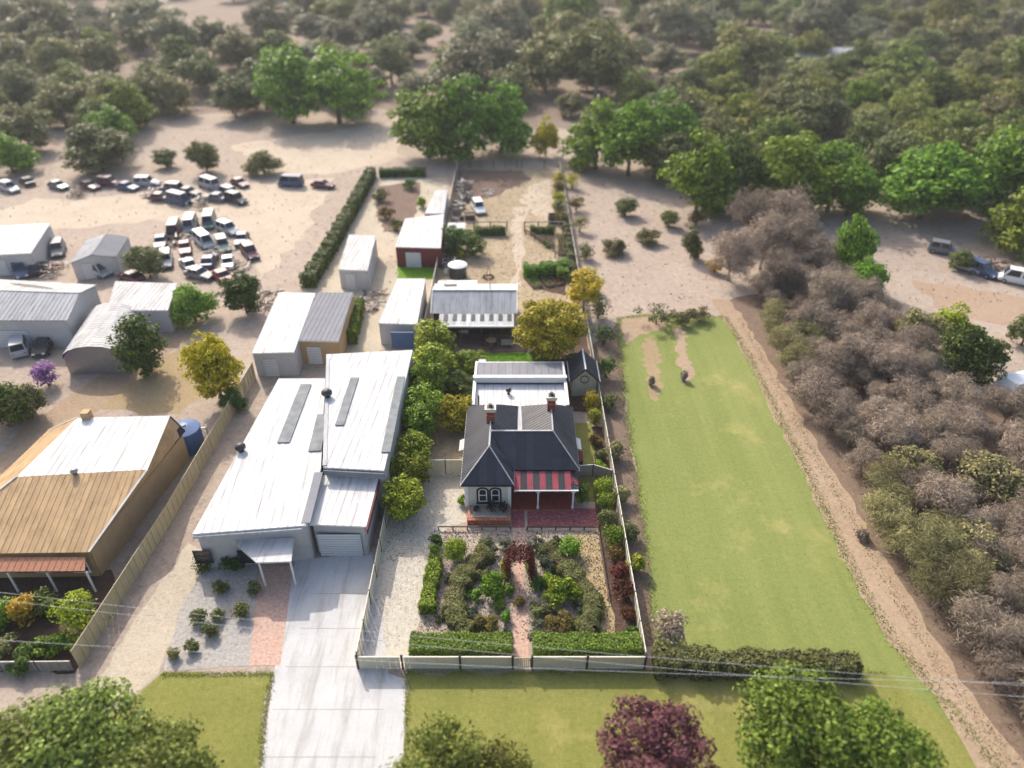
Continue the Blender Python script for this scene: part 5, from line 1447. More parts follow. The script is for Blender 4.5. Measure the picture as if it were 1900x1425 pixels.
# ================================================================== NEIGHBOURS
def inset(q, d):
    cx = sum(p[0] for p in q) / len(q); cy = sum(p[1] for p in q) / len(q)
    out = []
    for x, y in q:
        L = math.hypot(x - cx, y - cy); k = max(0.1, (L - d * 1.4) / L)
        out.append((cx + (x - cx) * k, cy + (y - cy) * k))
    return out

def flat_block(parent, q, h, wall, roofm, sheetw=1.2, over=.3, slope=0.0, fascia='trim_white', skip_sheets=False):
    """One volume: walls under a shallow skillion roof of metal sheets; q runs front-left, front-right, back..."""
    w = inset(q, over)
    if area(w) < 0: w = w[::-1]
    for k in range(len(w)):
        a, b_ = w[k], w[(k + 1) % len(w)]
        MB().bar((a[0], a[1], h / 2), (b_[0], b_[1], h / 2), .2, h).build('wall', wall, parent)
    top = [(x, y, h + .05 + slope * (y - q[0][1])) for x, y in q]
    r = MB().hexa(top, [(x, y, z + .1) for x, y, z in top]).build('roof', fascia, parent)
    roof_slope(r, [(x, y, z + .1) for x, y, z in top], roofm, sheetw, .02, lift=.012)
    return r

def gable_block(parent, q, h, rise, wall, roofm, roofm2=None, sheetw=1.0, over=.3, along='y', barrel=False):
    """Rectangular volume with a gable (or barrel) roof; ridge runs front to back ('y') or side to side ('x')."""
    fl, fr, br, bl = [Vector((x, y, 0)) for x, y in q]
    if along == 'x': fl, fr, br, bl = fr, br, bl, fl
    w = inset([(v.x, v.y) for v in (fl, fr, br, bl)], over)
    FL, FR, BR, BL = [Vector((x, y, 0)) for x, y in w]
    Z = Vector((0, 0, 1))
    for a, b_ in ((FR, BR), (BL, FL)):
        MB().bar(a + Z * h / 2, b_ + Z * h / 2, .18, h).build('wall', wall, parent)
    prof = [(0, 0), (.5, rise), (1, 0)] if not barrel else [(.5 - .5 * math.cos(math.pi * k / 8), rise * math.sin(math.pi * k / 8)) for k in range(9)]
    for a, b_ in ((FL, FR), (BL, BR)):
        n = (b_ - a).cross(Z).normalized() * .09
        lo = [a - n, b_ - n] + [a.lerp(b_, t) - n + Z * (h + zz) for t, zz in reversed(prof)]
        hi = [p + 2 * n for p in lo]
        MB().hexa(lo, hi).build('end_wall', wall, parent)
    rd = MB(); sl = []
    for (t0, z0), (t1, z1) in zip(prof, prof[1:]):
        p = [fl.lerp(fr, t0) + Z * (h + z0 + .08), bl.lerp(br, t0) + Z * (h + z0 + .08), bl.lerp(br, t1) + Z * (h + z1 + .08), fl.lerp(fr, t1) + Z * (h + z1 + .08)]
        rd.poly(p); sl.append(p)
    r = rd.build('roof', 'roof_deck', parent)
    for k, p in enumerate(sl):
        if p[0].z > p[3].z: p = [p[3], p[2], p[1], p[0]]
        roof_slope(r, [tuple(v) for v in p], roofm if (k < len(sl) / 2 or roofm2 is None) else roofm2, sheetw, .02)
    if not barrel:
        MB().bar(fl.lerp(fr, .5) + Z * (h + rise + .14), bl.lerp(br, .5) + Z * (h + rise + .14), .2, .06).build('ridge_cap', roofm, r)
    return r

def roller_door(parent, a, b_, h, mat='door_white', slats=9):
    """Roller door of horizontal slats hung across an opening between two points."""
    a, b_ = Vector((a[0], a[1], 0)), Vector((b_[0], b_[1], 0))
    n = (b_ - a).normalized().cross(Vector((0, 0, 1)))
    d = MB().bar(a + Vector((0, 0, h / 2)) + n * .02, b_ + Vector((0, 0, h / 2)) + n * .02, .04, h).build('roller_door', 'metal_dark', parent)
    for k in range(slats):
        z = h * (k + .5) / slats
        MB().bar(a + Vector((0, 0, z)) + n * .06, b_ + Vector((0, 0, z)) + n * .06, .03, h / slats - .04).build('slat', mat, d)

def vent(parent, x, y, z, r=.35, mat='metal_dark'):
    MB().lathe([(r * .6, z), (r * .6, z + r * .6), (r, z + r * .8), (r * 1.05, z + r * 1.3), (r * .5, z + r * 1.8)], x, y, 12).build('roof_vent', mat, parent, smooth=True)

# --- large white-roofed workshop next door
ws = thing('workshop', 'large white-roofed workshop with garage next to the cottage driveway', 'building', (-17, 52, 0))
flat_block(ws, [(-24.67, 39.11), (-16.14, 40.03), (-16.44, 46.77), (-19.04, 60.61), (-23.77, 60.61)], 4.0, 'wall_grey', 'roof_white', 1.3)
flat_block(ws, [(-16.08, 46.34), (-10.83, 45.92), (-10.62, 65.33), (-19.68, 64.46)], 4.5, 'wall_grey', 'roof_white', 1.3)
rg = flat_block(ws, [(-16.18, 40.83), (-11.58, 40.59), (-11.49, 46.45), (-16.44, 46.72)], 3.3, 'wall_grey', 'roof_white', 1.3)
MB().bar((-11.49, 40.31) + (3.2,), (-11.41, 46.25) + (3.2,), .1, .5).build('red_fascia', 'wall_maroon', ws)
gx0, gx1, gy = -16.0, -11.7, 40.6
roller_door(ws, (-15.7, 40.75), (-12.2, 40.75), 2.5)
MB().hexa([(-22.28, 39.83) + (2.7,), (-17.29, 40.0) + (2.7,), (-16.88, 37.56) + (2.7,), (-19.53, 37.45) + (2.7,)][::-1], [(-22.28, 39.83) + (2.85,), (-17.29, 40.0) + (2.85,), (-16.88, 37.56) + (2.85,), (-19.53, 37.45) + (2.85,)][::-1]).build('porch_roof', 'roof_offwhite', ws)
for xy in ((-19.41, 37.61), (-17.04, 37.72)):
    MB().box(xy[0] - .06, xy[0] + .06, xy[1] - .06, xy[1] + .06, 0, 2.69).build('porch_post', 'trim_white', ws)
for a, b_, z in (((-20.55, 50.19), (-20.71, 59.44), 4.24), ((-17.47, 48.99), (-17.88, 54.39), 4.24), ((-15.82, 52.08), (-15.84, 59.87), 4.74), ((-11.01, 48.24), (-11.2, 60.06), 4.74)):
    s_ = MB().bar(a + (z,), b_ + (z,), 1.1 if z < 4.3 else .8, .14).build('skylight', 'skylight', ws)
MB().bar((-16.19, 40.26) + (4.21,), (-16.5, 46.22) + (4.21,), .7, .05).build('box_gutter', 'roof_grey', ws)
MB().bar((-15.97, 46.5) + (4.74,), (-19.28, 63.46) + (4.74,), .35, .06).build('flashing_or_shade', 'roof_light_grey', ws)
MB().bar((-24.63, 39.0) + (3.95,), (-16.43, 39.85) + (3.95,), .16, .2).build('gutter', 'roof_light_grey', ws)
for a, z, r in (((-24.01, 49.11), 4.17, .45), ((-17.89, 56.64), 4.67, .5)):
    vent(ws, a[0], a[1], z, r)
for k, x in enumerate((-24.5, -21.0, -18.4)): window(ws, x, 39.2, 1.0, 2.3, 1.4, 'trim_dark')
MB().bar((-16.04, 46.13) + (4.3,), (-10.8, 45.72) + (4.3,), .12, .45).build('fascia', 'roof_grey', ws)

# --- sheds behind the workshop
def shed(label, q, h, wall, roofm, kind='flat', rise=.9, doors=True, name='shed', sheetw=1.1, roofm2=None, along='y', over=.2):
    cx = sum(p[0] for p in q) / len(q); cy = sum(p[1] for p in q) / len(q)
    t = thing(name, label, 'shed', (cx, cy, 0))
    if kind == 'flat': flat_block(t, q, h, wall, roofm, sheetw, over, slope=.02)
    else: gable_block(t, q, h, rise, wall, roofm, roofm2, sheetw, over, along, barrel=(kind == 'barrel'))
    w = inset(q, over)
    a, b_ = Vector((*w[0], 0)), Vector((*w[1], 0))
    if doors:
        n = (b_ - a).normalized().cross(Vector((0, 0, 1)))
        p0, p1 = a.lerp(b_, .2) + n * .1, a.lerp(b_, .55) + n * .1
        roller_door(t, (p0.x, p0.y), (p1.x, p1.y), min(2.3, h - .3), 'door_white' if wall != 'wall_white' else 'wall_grey', 7)
    return t
shed('white-roofed shed with grey wall behind the workshop, left of the grey one', [(-28.66, 67.07), (-24.08, 67.3), (-24.76, 80.91), (-29.47, 81.2)], 3.0, 'wall_grey', 'roof_white')
shed('grey-roofed shed with tan wall behind the workshop', [(-24.53, 69.84), (-19.65, 69.6), (-20.06, 81.2), (-24.56, 81.2)], 3.0, 'wall_tan', 'roof_grey')
shed('narrow white-roofed shed farther back behind the two workshop sheds', [(-23.52, 88.85), (-19.52, 88.51), (-20.13, 99.88), (-24.2, 100.29)], 2.8, 'wall_grey', 'roof_offwhite')
t = shed('white shed with blue tarp front beside the glossy boundary trees', [(-15.81, 73.96), (-11.19, 73.7), (-11.34, 85.37), (-15.02, 85.37)], 2.9, 'wall_grey', 'roof_white', doors=False)
MB().box(-14.2, -11.6, 72.6, 72.75, .4, 2.6).build('tarp', 'plastic_blue', t)
shed('white shed with dark red front wall beside the rear left fence', [(-16.78, 95.9), (-10.18, 95.53), (-10.69, 107.95), (-16.57, 106.15)], 3.0, 'wall_maroon', 'roof_white')
shed('long narrow white lean-to behind the dark red shed at the fence', [(-14.0, 110.16), (-10.89, 110.16), (-11.06, 120.72), (-13.15, 120.18)], 2.5, 'wall_grey', 'roof_offwhite', doors=False)
sheet('neighbour_lawn', [(-17.04, 96.93), (-10.94, 96.93), (-10.81, 91.94), (-15.95, 91.6)], 'lawn_green', 3, 1.0, .2, 40)
sheet('neighbour_bed', [(-25.1, 131.03), (-17.29, 133.15), (-16.23, 116.15), (-17.19, 109.13), (-20.66, 109.13), (-23.37, 118.65)], 'mulch', 3, 1.2, .4, 41)
hedge('boundary_hedge', 'long dark hedge along the far side of the workshop yard', [(-28.12, 89.09), (-27.66, 97.3), (-27.39, 108.03), (-27.12, 119.93), (-26.95, 136.26)], 1.8, 1.9, 34, .22, 'leaf_dark', wob=.1, top_var=.1)
hedge('yard_hedge', 'green hedge between the grey shed and the blue-fronted shed', [(-19.65, 74.07), (-20.17, 82.89)], 1.7, 1.8, 90, .15, 'leaf_bright', wob=.1)
hedge('yard_hedge', 'dark hedge across the far end of the workshop yard', [(-25.39, 136.26), (-16.65, 136.9)], 1.6, 1.5, 50, .2, 'leaf_dark', wob=.12)
for k, (px, w, h, mt, lab) in enumerate((((-23.34, 123.37), 3, 2, 'leaf_olive', 'olive shrub at the left edge of the workshop back bed'), ((-21.16, 114.93), 3.2, 2, 'leaf_bronze', 'bronze shrub in the middle of the workshop back bed'), ((-18.73, 109.58), 2.6, 1.6, 'leaf_olive', 'olive shrub at the near end of the workshop back bed'), ((-15.52, 119.93), 1.8, 1.8, 'leaf_lime', 'lime shrub beside the narrow white lean-to'), ((-18.9, 129.56), 3.0, 1.8, 'leaf_dark', 'dark shrub at the far end of the workshop back bed'))):
    bush('bed_shrub', lab, px, w, w, h, 900, .16, mt)
# fence between workshop and the tan house
fence('side_fence', 'long tan sheet fence between the workshop and tan house', [(-30.34, 30.31), (-29.46, 44.57), (-28.9, 67.06)], 2.0, 3.0, 'fence_tan', cap='fence_tan', post_mat='fence_tan')
fence('front_wall', 'low grey fence across the front of the tan house garden', [(-38.14, 30.06), (-30.63, 30.14)], 1.1, 2.2, 'fence_grey')
# pebble garden plants
for k, (px, w, h) in enumerate((((-24.87, 39.51), 1.6, 1.2), ((-22.32, 39.17), 1.7, 1.3), ((-22.64, 37.01), 1.1, 1.0), ((-20.27, 34.78), 1.2, 1.2), ((-23.47, 34.2), 1.2, 1.1), ((-22.15, 34.59), 1.0, .8), ((-22.11, 33.07), 1.1, .9), ((-23.07, 31.79), 1.0, .8), ((-24.18, 31.26), .9, .7), ((-20.08, 36.91), .9, 1.0))):
    bush('pebble_plant', ('dark shrub under the workshop wall in the pebble garden', 'dark shrub beside the porch in the pebble garden', 'grey-green plant in the pebble garden below the wall shrubs', 'olive plant by the brick walk in the pebble garden', 'olive plant near the lane edge of the pebble garden', 'small plant in the middle of the pebble garden', 'olive plant below the middle of the pebble garden', 'small plant near the front of the pebble garden', 'smallest plant in the front lane corner of the pebble garden', 'slim plant beside the brick walk near the porch')[k], px, w, w, h, 900, .1, ('leaf_dark', 'leaf_dark', 'leaf_olive', 'leaf_olive', 'leaf_olive', 'leaf_gum', 'leaf_olive', 'leaf_gum', 'leaf_gum', 'leaf_olive')[k])

# --- tan house on the far left
th = thing('tan_house', 'tan house with white upper roof and red porch at the left', 'house', (-35.96, 42.56) + (0,))
ev = [(-45.59, 38.05), (-32.6, 38.27), (-30.85, 53.44), (-43.86, 53.44)]
tp = [(-40.93, 44.46), (-30.47, 45.4), (-31.52, 52.89), (-39.91, 52.56)]
wq = inset(ev, .35)
if area(wq) < 0: wq = wq[::-1]
for k in range(4):
    a, b_ = wq[k], wq[(k + 1) % 4]
    MB().bar((a[0], a[1], 1.5), (b_[0], b_[1], 1.5), .2, 3.0).build('wall', 'wall_tan', th)
rd = MB(); sl = []
for k in range(4):
    j = (k + 1) % 4
    s = [ev[k] + (3.05,), ev[j] + (3.05,), tp[j] + (5.2,), tp[k] + (5.2,)]
    rd.poly(s); sl.append(s)
rd.poly([p + (5.2,) for p in tp])
r = rd.build('roof', 'roof_deck', th)
for s in sl: roof_slope(r, s, 'roof_tan', 1.0, .02)
roof_slope(r, [p + (5.2,) for p in tp], 'roof_white', 1.2, .03)
for k in range(4): MB().bar(ev[k] + (3.12,), tp[k] + (5.28,), .16, .07).build('hip_cap', 'roof_offwhite', r)
q = [(-45.07, 36.87), (-32.5, 36.98), (-32.89, 38.08), (-45.73, 37.97)]
pr = MB().hexa([q[0] + (2.3,), q[1] + (2.3,), q[2] + (2.65,), q[3] + (2.65,)], [q[0] + (2.4,), q[1] + (2.4,), q[2] + (2.75,), q[3] + (2.75,)]).build('porch_roof', 'roof_deck', th)
roof_slope(pr, [q[0] + (2.4,), q[1] + (2.4,), q[2] + (2.75,), q[3] + (2.75,)], 'terracotta', 1.0, .02)
for k in range(4):
    x = q[0][0] + (q[1][0] - q[0][0]) * (.28 + .24 * k)
    MB().box(x - .06, x + .06, q[0][1] + .1, q[0][1] + .22, 0, 2.29).build('porch_post', 'trim_white', th)
    window(th, x - 1.3, wq[0][1] - .1, .9, 2.1, 1.2)
MB().box(-39.3, -38.6, 52.2, 52.9, 4.2, 6.0).build('chimney', 'wall_tan', th)
vent(th, *(-36.24, 44.86), 5.25, .3, 'metal_grey')
car_ = thing('rainwater_tank', 'grey-blue round tank at the back corner of the tan house', 'tank', (-31.72, 54.69) + (0,))
MB().lathe([(1.5, 0), (1.5, 2.3), (1.55, 2.32), (1.5, 2.4), (.4, 2.75), (.3, 2.75), (.3, 2.85)], 0, 0, 20).build('tank_wall', 'plastic_blue', car_, local=True)
MB().tube([(1.3, .2, 2.2), (2.0, .4, 2.2), (2.0, .4, .1)], .05, 6).build('outlet_pipe', 'metal_grey', car_, local=True)
for k, (px, w, h, mt, lab) in enumerate((((-31.8, 33.91), 3.3, 2.8, 'leaf_lime', 'large lime green shrub in the tan house front garden'), ((-36.21, 34.39), 2.4, 2.2, 'leaf_yellow', 'yellow-orange shrub in the tan house front garden'), ((-37.75, 33.91), 2.4, 2.0, 'leaf_bright', 'green shrub at the left edge below the red porch'), ((-34.9, 35.38), 2.4, 1.8, 'leaf_dark', 'dark shrub between the yellow and lime shrubs'), ((-32.73, 31.62), 2.6, 1.2, 'leaf_bright', 'low green shrub below the lime one at the tan fence'), ((-34.3, 30.96), 2.6, 1.3, 'leaf_dark', 'dark low shrub behind the low grey front fence'), ((-36.47, 31.4), 2.2, 1.3, 'leaf_olive', 'olive shrub at the left edge behind the low grey fence'), ((-31.09, 31.84), 1.6, 1.1, 'leaf_bright', 'small green shrub tucked against the tan fence'))):
    bush('front_shrub', lab, px, w, w, h, 2200, .12, mt)
bush('pink_shrub', 'pink-flowering shrub at the left beside the barrel-roofed shed', (-51.24, 65.46), 2.6, 2.6, 2.6, 1500, .14, 'leaf_pink')

# --- yard of sheds and vehicles beyond
shed('white flat-roofed shed at the left edge of the car yard', [(-76.03, 92.59), (-67.75, 93.67), (-70.55, 104.4), (-80.05, 102.91)], 3.0, 'wall_grey', 'roof_white')
shed('small grey gabled shed between the white shed and red wrecks', [(-61.23, 91.33), (-55.86, 93.47), (-57.17, 100.76), (-62.82, 99.15)], 2.6, 'wall_grey', 'roof_light_grey', 'gable', .8, roofm2='roof_grey')
shed('broad grey-roofed shed at the left edge above the barrel shed', [(-63.81, 73.49), (-52.06, 73.49), (-53.06, 82.72), (-68.66, 84.58)], 3.6, 'wall_grey', 'roof_light_grey', 'gable', 1.2, roofm2='roof_offwhite', along='x')
shed('white-roofed shed behind the dark conifer in the car yard', [(-49.19, 76.95), (-41.84, 76.95), (-43.34, 83.92), (-51.66, 84.54)], 3.0, 'wall_grey', 'roof_offwhite')
shed('barrel-roofed shed with dark rounded end beside the pink shrub', [(-50.18, 67.54), (-43.06, 67.76), (-45.84, 77.95), (-51.84, 77.95)], 2.0, 'metal_grey', 'roof_offwhite', 'barrel', 1.6, doors=False)
for k, (px, rz, mt, kind, lab) in enumerate((
        ((-77.8, 129.56), 1.2, 'car_maroon', 'sedan', 'maroon sedan at the left of the far row in the car yard'),
        ((-74.8, 131.03), 1.1, 'car_maroon', 'wagon', 'maroon wagon beside the blue car in the far row'),
        ((-70.58, 128.97), 1.2, 'car_blue', 'sedan', 'dark blue sedan in the far row of the car yard'),
        ((-62.2, 127.82), 1.3, 'car_grey', 'wagon', 'grey wagon at the left end of the second far group'),
        ((-58.22, 126.12), 1.2, 'car_black', 'sedan', 'black sedan in the second far group of the car yard'),
        ((-56.12, 130.14), 1.1, 'car_silver', 'van', 'silver van in the second far group of the car yard'),
        ((-51.6, 126.12), 1.3, 'car_blue', 'wagon', 'blue wagon near the right end of the second far group'),
        ((-50.61, 131.03), 1.2, 'car_maroon', 'sedan', 'maroon sedan at the right end of the second far group'),
        ((-52.61, 123.37), 1.3, 'car_grey', 'sedan', 'grey sedan in front of the silver van'),
        ((-53.83, 108.03), .4, 'car_maroon', 'van', 'maroon van at the top left of the wreck cluster'),
        ((-52.07, 110.26), .5, 'car_silver', 'van', 'silver van at the top of the wreck cluster'),
        ((-49.57, 111.86), .4, 'car_green', 'van', 'pale green van in the wreck cluster'),
        ((-45.44, 108.69), .5, 'car_silver', 'wagon', 'silver wagon at the top right of the wreck cluster'),
        ((-49.68, 101.55), .5, 'car_red', 'sedan', 'red sedan in the middle of the wreck cluster'),
        ((-47.59, 103.78), .3, 'car_white', 'van', 'white van in the middle of the wreck cluster'),
        ((-44.2, 102.35), .5, 'car_green', 'wagon', 'pale green wagon right of the white van'),
        ((-42.07, 104.82), .4, 'car_blue', 'sedan', 'dark blue sedan at the right edge of the wreck cluster'),
        ((-47.14, 95.83), .5, 'car_silver', 'sedan', 'silver sedan at the bottom left of the wreck cluster'),
        ((-44.38, 96.93), .4, 'car_blue', 'sedan', 'blue sedan at the bottom of the wreck cluster'),
        ((-41.37, 96.19), .5, 'car_white', 'sedan', 'white sedan at the bottom right of the wreck cluster'),
        ((-91.69, 128.11), .8, 'car_silver', 'wagon', 'silver wagon at the far left edge of the car yard'),
        ((-90.67, 131.93), .9, 'car_black', 'sedan', 'black sedan behind the silver wagon at the far left'),
        ((-70.58, 99.2), .6, 'car_silver', 'sedan', 'silver sedan beside the white flat-roofed shed'),
        ((-70.08, 93.32), .5, 'car_blue', 'wagon', 'blue wagon in front of the white flat-roofed shed'),
        ((-68.19, 94.39), .6, 'car_black', 'sedan', 'black sedan parked next to the blue wagon at the shed'),
        ((-58.51, 72.83), .7, 'car_silver', 'wagon', 'silver wagon at the left edge before the barrel shed'),
        ((-55.75, 73.08), .5, 'car_black', 'sedan', 'black sedan between the silver wagon and barrel shed'),
        ((-53.54, 91.6), .9, 'car_maroon', 'sedan', 'maroon sedan under the round tree near the wrecks'),
        ((-41.17, 131.03), 1.0, 'car_blue', 'van', 'blue-grey van standing alone near the paddock'),
        ((-34.95, 130.14), 1.5, 'car_maroon', 'sedan', 'dark maroon sedan standing alone beside the long hedge'),
        ((65.62, 95.1), .5, 'car_silver', 'sedan', 'silver sedan on the dirt at the right beyond the scrub'),
        ((67.04, 93.68), .6, 'car_blue', 'wagon', 'dark blue wagon beside the silver sedan at the right'),
        ((70.51, 90.75), 1.0, 'car_white', 'van', 'white van at the right edge on the dirt'))):
    car(px, rz + rnd.uniform(-.45, .45) + (3.14 if rnd.random() < .4 else 0), lab, mt, kind, 'vehicles in the neighbouring yards', cat=kind if kind == 'van' else 'car')
for k, (px, rz, mt, kind, lab) in enumerate((
        ((-83.57, 129.56), 1.0, 'car_grey', 'sedan', 'grey sedan between the far left cars and the maroon ones'),
        ((-67.77, 131.03), 1.2, 'car_silver', 'wagon', 'silver wagon between the two far groups'),
        ((-62.17, 123.37), 1.1, 'car_maroon', 'sedan', 'maroon sedan in front of the grey wagon'),
        ((-58.21, 121.76), 1.3, 'car_blue', 'van', 'blue van in front of the black sedan'),
        ((-48.44, 122.3), 1.2, 'car_black', 'wagon', 'black wagon nearest the bare ground of the second far group'),
        ((-54.27, 103.78), .6, 'car_grey', 'sedan', 'grey sedan at the left edge of the wreck cluster'),
        ((-50.72, 96.93), .3, 'car_silver', 'wagon', 'silver wagon left of the bottom wrecks'),
        ((-39.29, 99.78), .4, 'car_maroon', 'wagon', 'maroon wagon at the lower right edge of the wreck cluster'),
        ((-44.2, 92.45), .8, 'car_grey', 'sedan', 'grey sedan below the wreck cluster near the round tree'),
        ((-40.63, 91.6), .6, 'car_red', 'sedan', 'red sedan below the wreck cluster near the dark tree'),
        ((-68.56, 100.76), .5, 'car_grey', 'wagon', 'grey wagon between the white shed and the small gabled shed'),
        ((-59.3, 93.32), .8, 'car_silver', 'van', 'silver van in front of the small gabled shed'),
        ((-62.28, 75.98), .5, 'car_blue', 'sedan', 'blue sedan at the left edge before the broad grey shed'),
        ((-54.66, 76.63), .4, 'car_maroon', 'sedan', 'maroon sedan beside the barrel shed roof'),
        ((65.3, 100.76), .9, 'car_grey', 'wagon', 'grey wagon on the dirt left of the silver sedan at the right'))):
    car(px, rz + rnd.uniform(-.4, .4), lab, mt, kind, 'vehicles in the neighbouring yards', cat=kind if kind == 'van' else 'car')
for px, n_, lab in (((-51.75, 104.82), 26, 'scrap heap between the maroon van and red sedan'), ((-44.15, 99.78), 26, 'scrap heap among the white and green vans'), ((-39.56, 94.21), 22, 'scrap heap at the bottom right of the wreck cluster'), ((-64.49, 126.68), 24, 'scrap heap between the far rows of cars'), ((-54.71, 121.24), 24, 'scrap heap below the second far row of cars'), ((-66.31, 94.21), 20, 'scrap heap before the small gabled shed'), ((-78.17, 126.68), 22, 'scrap heap beside the maroon sedan in the far row'), ((-32.37, 85.14), 20, 'timber heap behind the left workshop shed'), ((-18.7, 85.14), 18, 'timber heap beside the blue-fronted shed'), ((70.42, 96.01), 22, 'scrap heap between the vehicles at the right')):
    heap(px, n_ + 14, 1.7, lab, ['metal_rust', 'metal_dark', 'timber_dark', 'timber', 'car_grey', 'metal_dark', 'timber_grey', 'car_maroon'], 2.6, 1.3)
cv = thing('caravan', 'white caravan at the right edge beyond the brown scrub', 'caravan', (54.64, 63.39) + (0,))
MB().hexa([(-2.8, -1.15, .5), (2.8, -1.15, .5), (2.8, 1.15, .5), (-2.8, 1.15, .5)], [(-2.6, -1.1, 1.6), (2.8, -1.1, 1.6), (2.8, 1.1, 1.6), (-2.6, 1.1, 1.6)]).build('body', 'plastic_white', cv, local=True)
MB().hexa([(-2.6, -1.1, 1.603), (2.8, -1.1, 1.603), (2.8, 1.1, 1.603), (-2.6, 1.1, 1.603)], [(-2.1, -1.0, 2.55), (2.6, -1.0, 2.55), (2.6, 1.0, 2.55), (-2.1, 1.0, 2.55)]).build('upper_body', 'plastic_white', cv, local=True)
for x in (-1.2, .6, 1.9): MB().box(x - .45, x + .45, -1.19, -1.153, 1.1, 1.55).build('window', 'glass', cv, local=True)
for s in (-1.0, 1.0): wheel(cv, s, .2)
MB().bar((-2.8, 0, .5), (-4.1, 0, .5), .15, .12).build('drawbar', 'metal_dark', cv, local=True)
cv.rotation_euler = (0, 0, .3)

# ================================================================== TREES AND SCRUB
tree_proto('round', 9, 9.4, 140, 60, 1.1, .24, 'leaf_bright', 'bark', zc=3.7, c=4.4, variants=5, low=-.98, squash=.85, limbs=10, lobes=5)
tree_proto('gum', 14, 13.5, 130, 48, 1.6, .38, 'leaf_gum', 'bark_gum', zc=6.0, c=6.4, variants=6, low=-.95, squash=.75, limbs=12, fill=.5, z_branch=.3, lobes=4)
tree_proto('scrub', 4.5, 5, 80, 72, .8, .24, 'leaf_scrub', 'bark_gum', zc=2.4, c=1.9, variants=6, low=-.98, aspect=.075, spread=.02, limbs=34, squash=.95, z_branch=.2, lobes=4, trunk_r=.09)
tree_proto('oval', 7, 4.5, 110, 60, .75, .17, 'leaf_dark', 'bark', zc=3.4, c=3.3, variants=3, low=-1.0, squash=.95)
tree_proto('street', 8, 9, 120, 85, 1.0, .17, 'leaf_bright', 'bark', zc=5.0, c=2.6, variants=3, low=-.9, limbs=12)

def T(key, px, h, w, label, mat=None, name=None, group=None, cat='tree'):
    return tree(key, px, h, w, name or {'round': 'leafy_tree', 'gum': 'gum_tree', 'scrub': 'bare_tree', 'oval': 'conifer', 'street': 'street_tree'}[key], label, cat, group, mat)
# by the street
T('street', (-29.23, 20.96), 6.2, 9.5, 'green street tree at the bottom left corner', 'leaf_gum_green')
T('street', (-25.3, 22.85), 6.5, 8.5, 'green street tree second from the bottom left corner', 'leaf_gum_green')
T('street', (-20.23, 20.96), 6.0, 7.5, 'smaller green street tree third from the bottom left corner', 'leaf_gum_green')
T('street', (-4.2, 21.26), 5.8, 7.0, 'dark green street tree below the front fence', 'leaf_gum_green')
T('street', (-0.63, 20.35), 5.0, 5.5, 'smaller green street tree right of the dark one', 'leaf_gum_green')
T('street', (8.31, 21.73), 6.2, 7.6, 'purple-leaved street tree below the front fence', 'leaf_purple', 'purple_tree')
T('street', (16.85, 23.51), 7.0, 8.4, 'broad green street tree below the hedge row at the right', 'leaf_street')
T('street', (21.25, 21.89), 6.2, 7.5, 'green street tree right of the broad one at the bottom', 'leaf_street')
hedge('field_hedge', 'dark olive hedge along the street end of the green field', [(9.95, 30.4), (15.14, 30.19), (20.04, 30.14), (23.98, 30.06)], 1.6, 1.5, 110, .13, 'leaf_olive', wob=.15, top_var=.12, rounding=.5)
# strip between the cottage fence and the field
for k, (px, w, h, mt) in enumerate((((9.79, 42.56), 1.7, 1.6, 'leaf_olive'), ((9.67, 47.11), 1.4, 1.4, 'leaf_scrub_olive'), ((9.97, 39.06), 1.3, 1.5, 'leaf_yellowgreen'), ((9.89, 53.06), 1.6, 1.8, 'leaf_scrub_olive'), ((10.13, 60.94), 2.0, 2.0, 'leaf_olive'), ((10.63, 67.06), 2.4, 2.6, 'leaf_dark'), ((10.93, 74.07), 2.6, 3.0, 'leaf_dark'), ((11.07, 80.72), 2.6, 3.0, 'leaf_olive'), ((10.93, 88.28), 2.4, 2.6, 'leaf_yellowgreen'), ((10.86, 98.82), 2.6, 2.4, 'leaf_olive'), ((10.85, 109.13), 3.0, 2.6, 'leaf_scrub_olive'), ((10.94, 118.65), 3.0, 2.6, 'leaf_bronze'), ((10.94, 129.56), 3.2, 2.6, 'leaf_yellowgreen'))):
    bush('strip_shrub', 'shrub in the narrow strip outside the cottage right fence', px, w, w, h, 1000, .13, mt, group='shrubs in the strip outside the right fence')
for k, (px, w, h, mt, lab) in enumerate((((11.48, 32.98), 2.6, 2.2, 'leaf_scrub', 'bare brown bush at the near left corner of the field'), ((18.11, 79.33), 5, 2.2, 'leaf_olive', 'olive bush at the far left edge of the field'), ((21.58, 79.6), 3.0, 1.6, 'leaf_scrub_olive', 'dull bush in the middle of the far field edge'), ((24.1, 80.16), 3.0, 1.6, 'leaf_scrub_olive', 'dull bush near the path end of the far field edge'), ((19.2, 66.52), .7, 1.1, 'leaf_scrub', 'brown sapling standing in the field, right of two'), ((15.41, 65.46), .6, 1.0, 'leaf_scrub', 'brown sapling standing in the field, left of two'), ((29.59, 42.56), 1.0, .9, 'leaf_scrub', 'dark tuft on the worn path beside the field'), ((29.09, 94.21), 2.4, 1.8, 'leaf_yellow', 'small orange-yellow bush at the head of the worn path'), ((30.0, 111.4), 3.0, 2.6, 'leaf_bronze', 'small orange tree beside the brown thicket'))):
    bush('field_bush', lab, px, w, w, h, 1100, .14, mt)
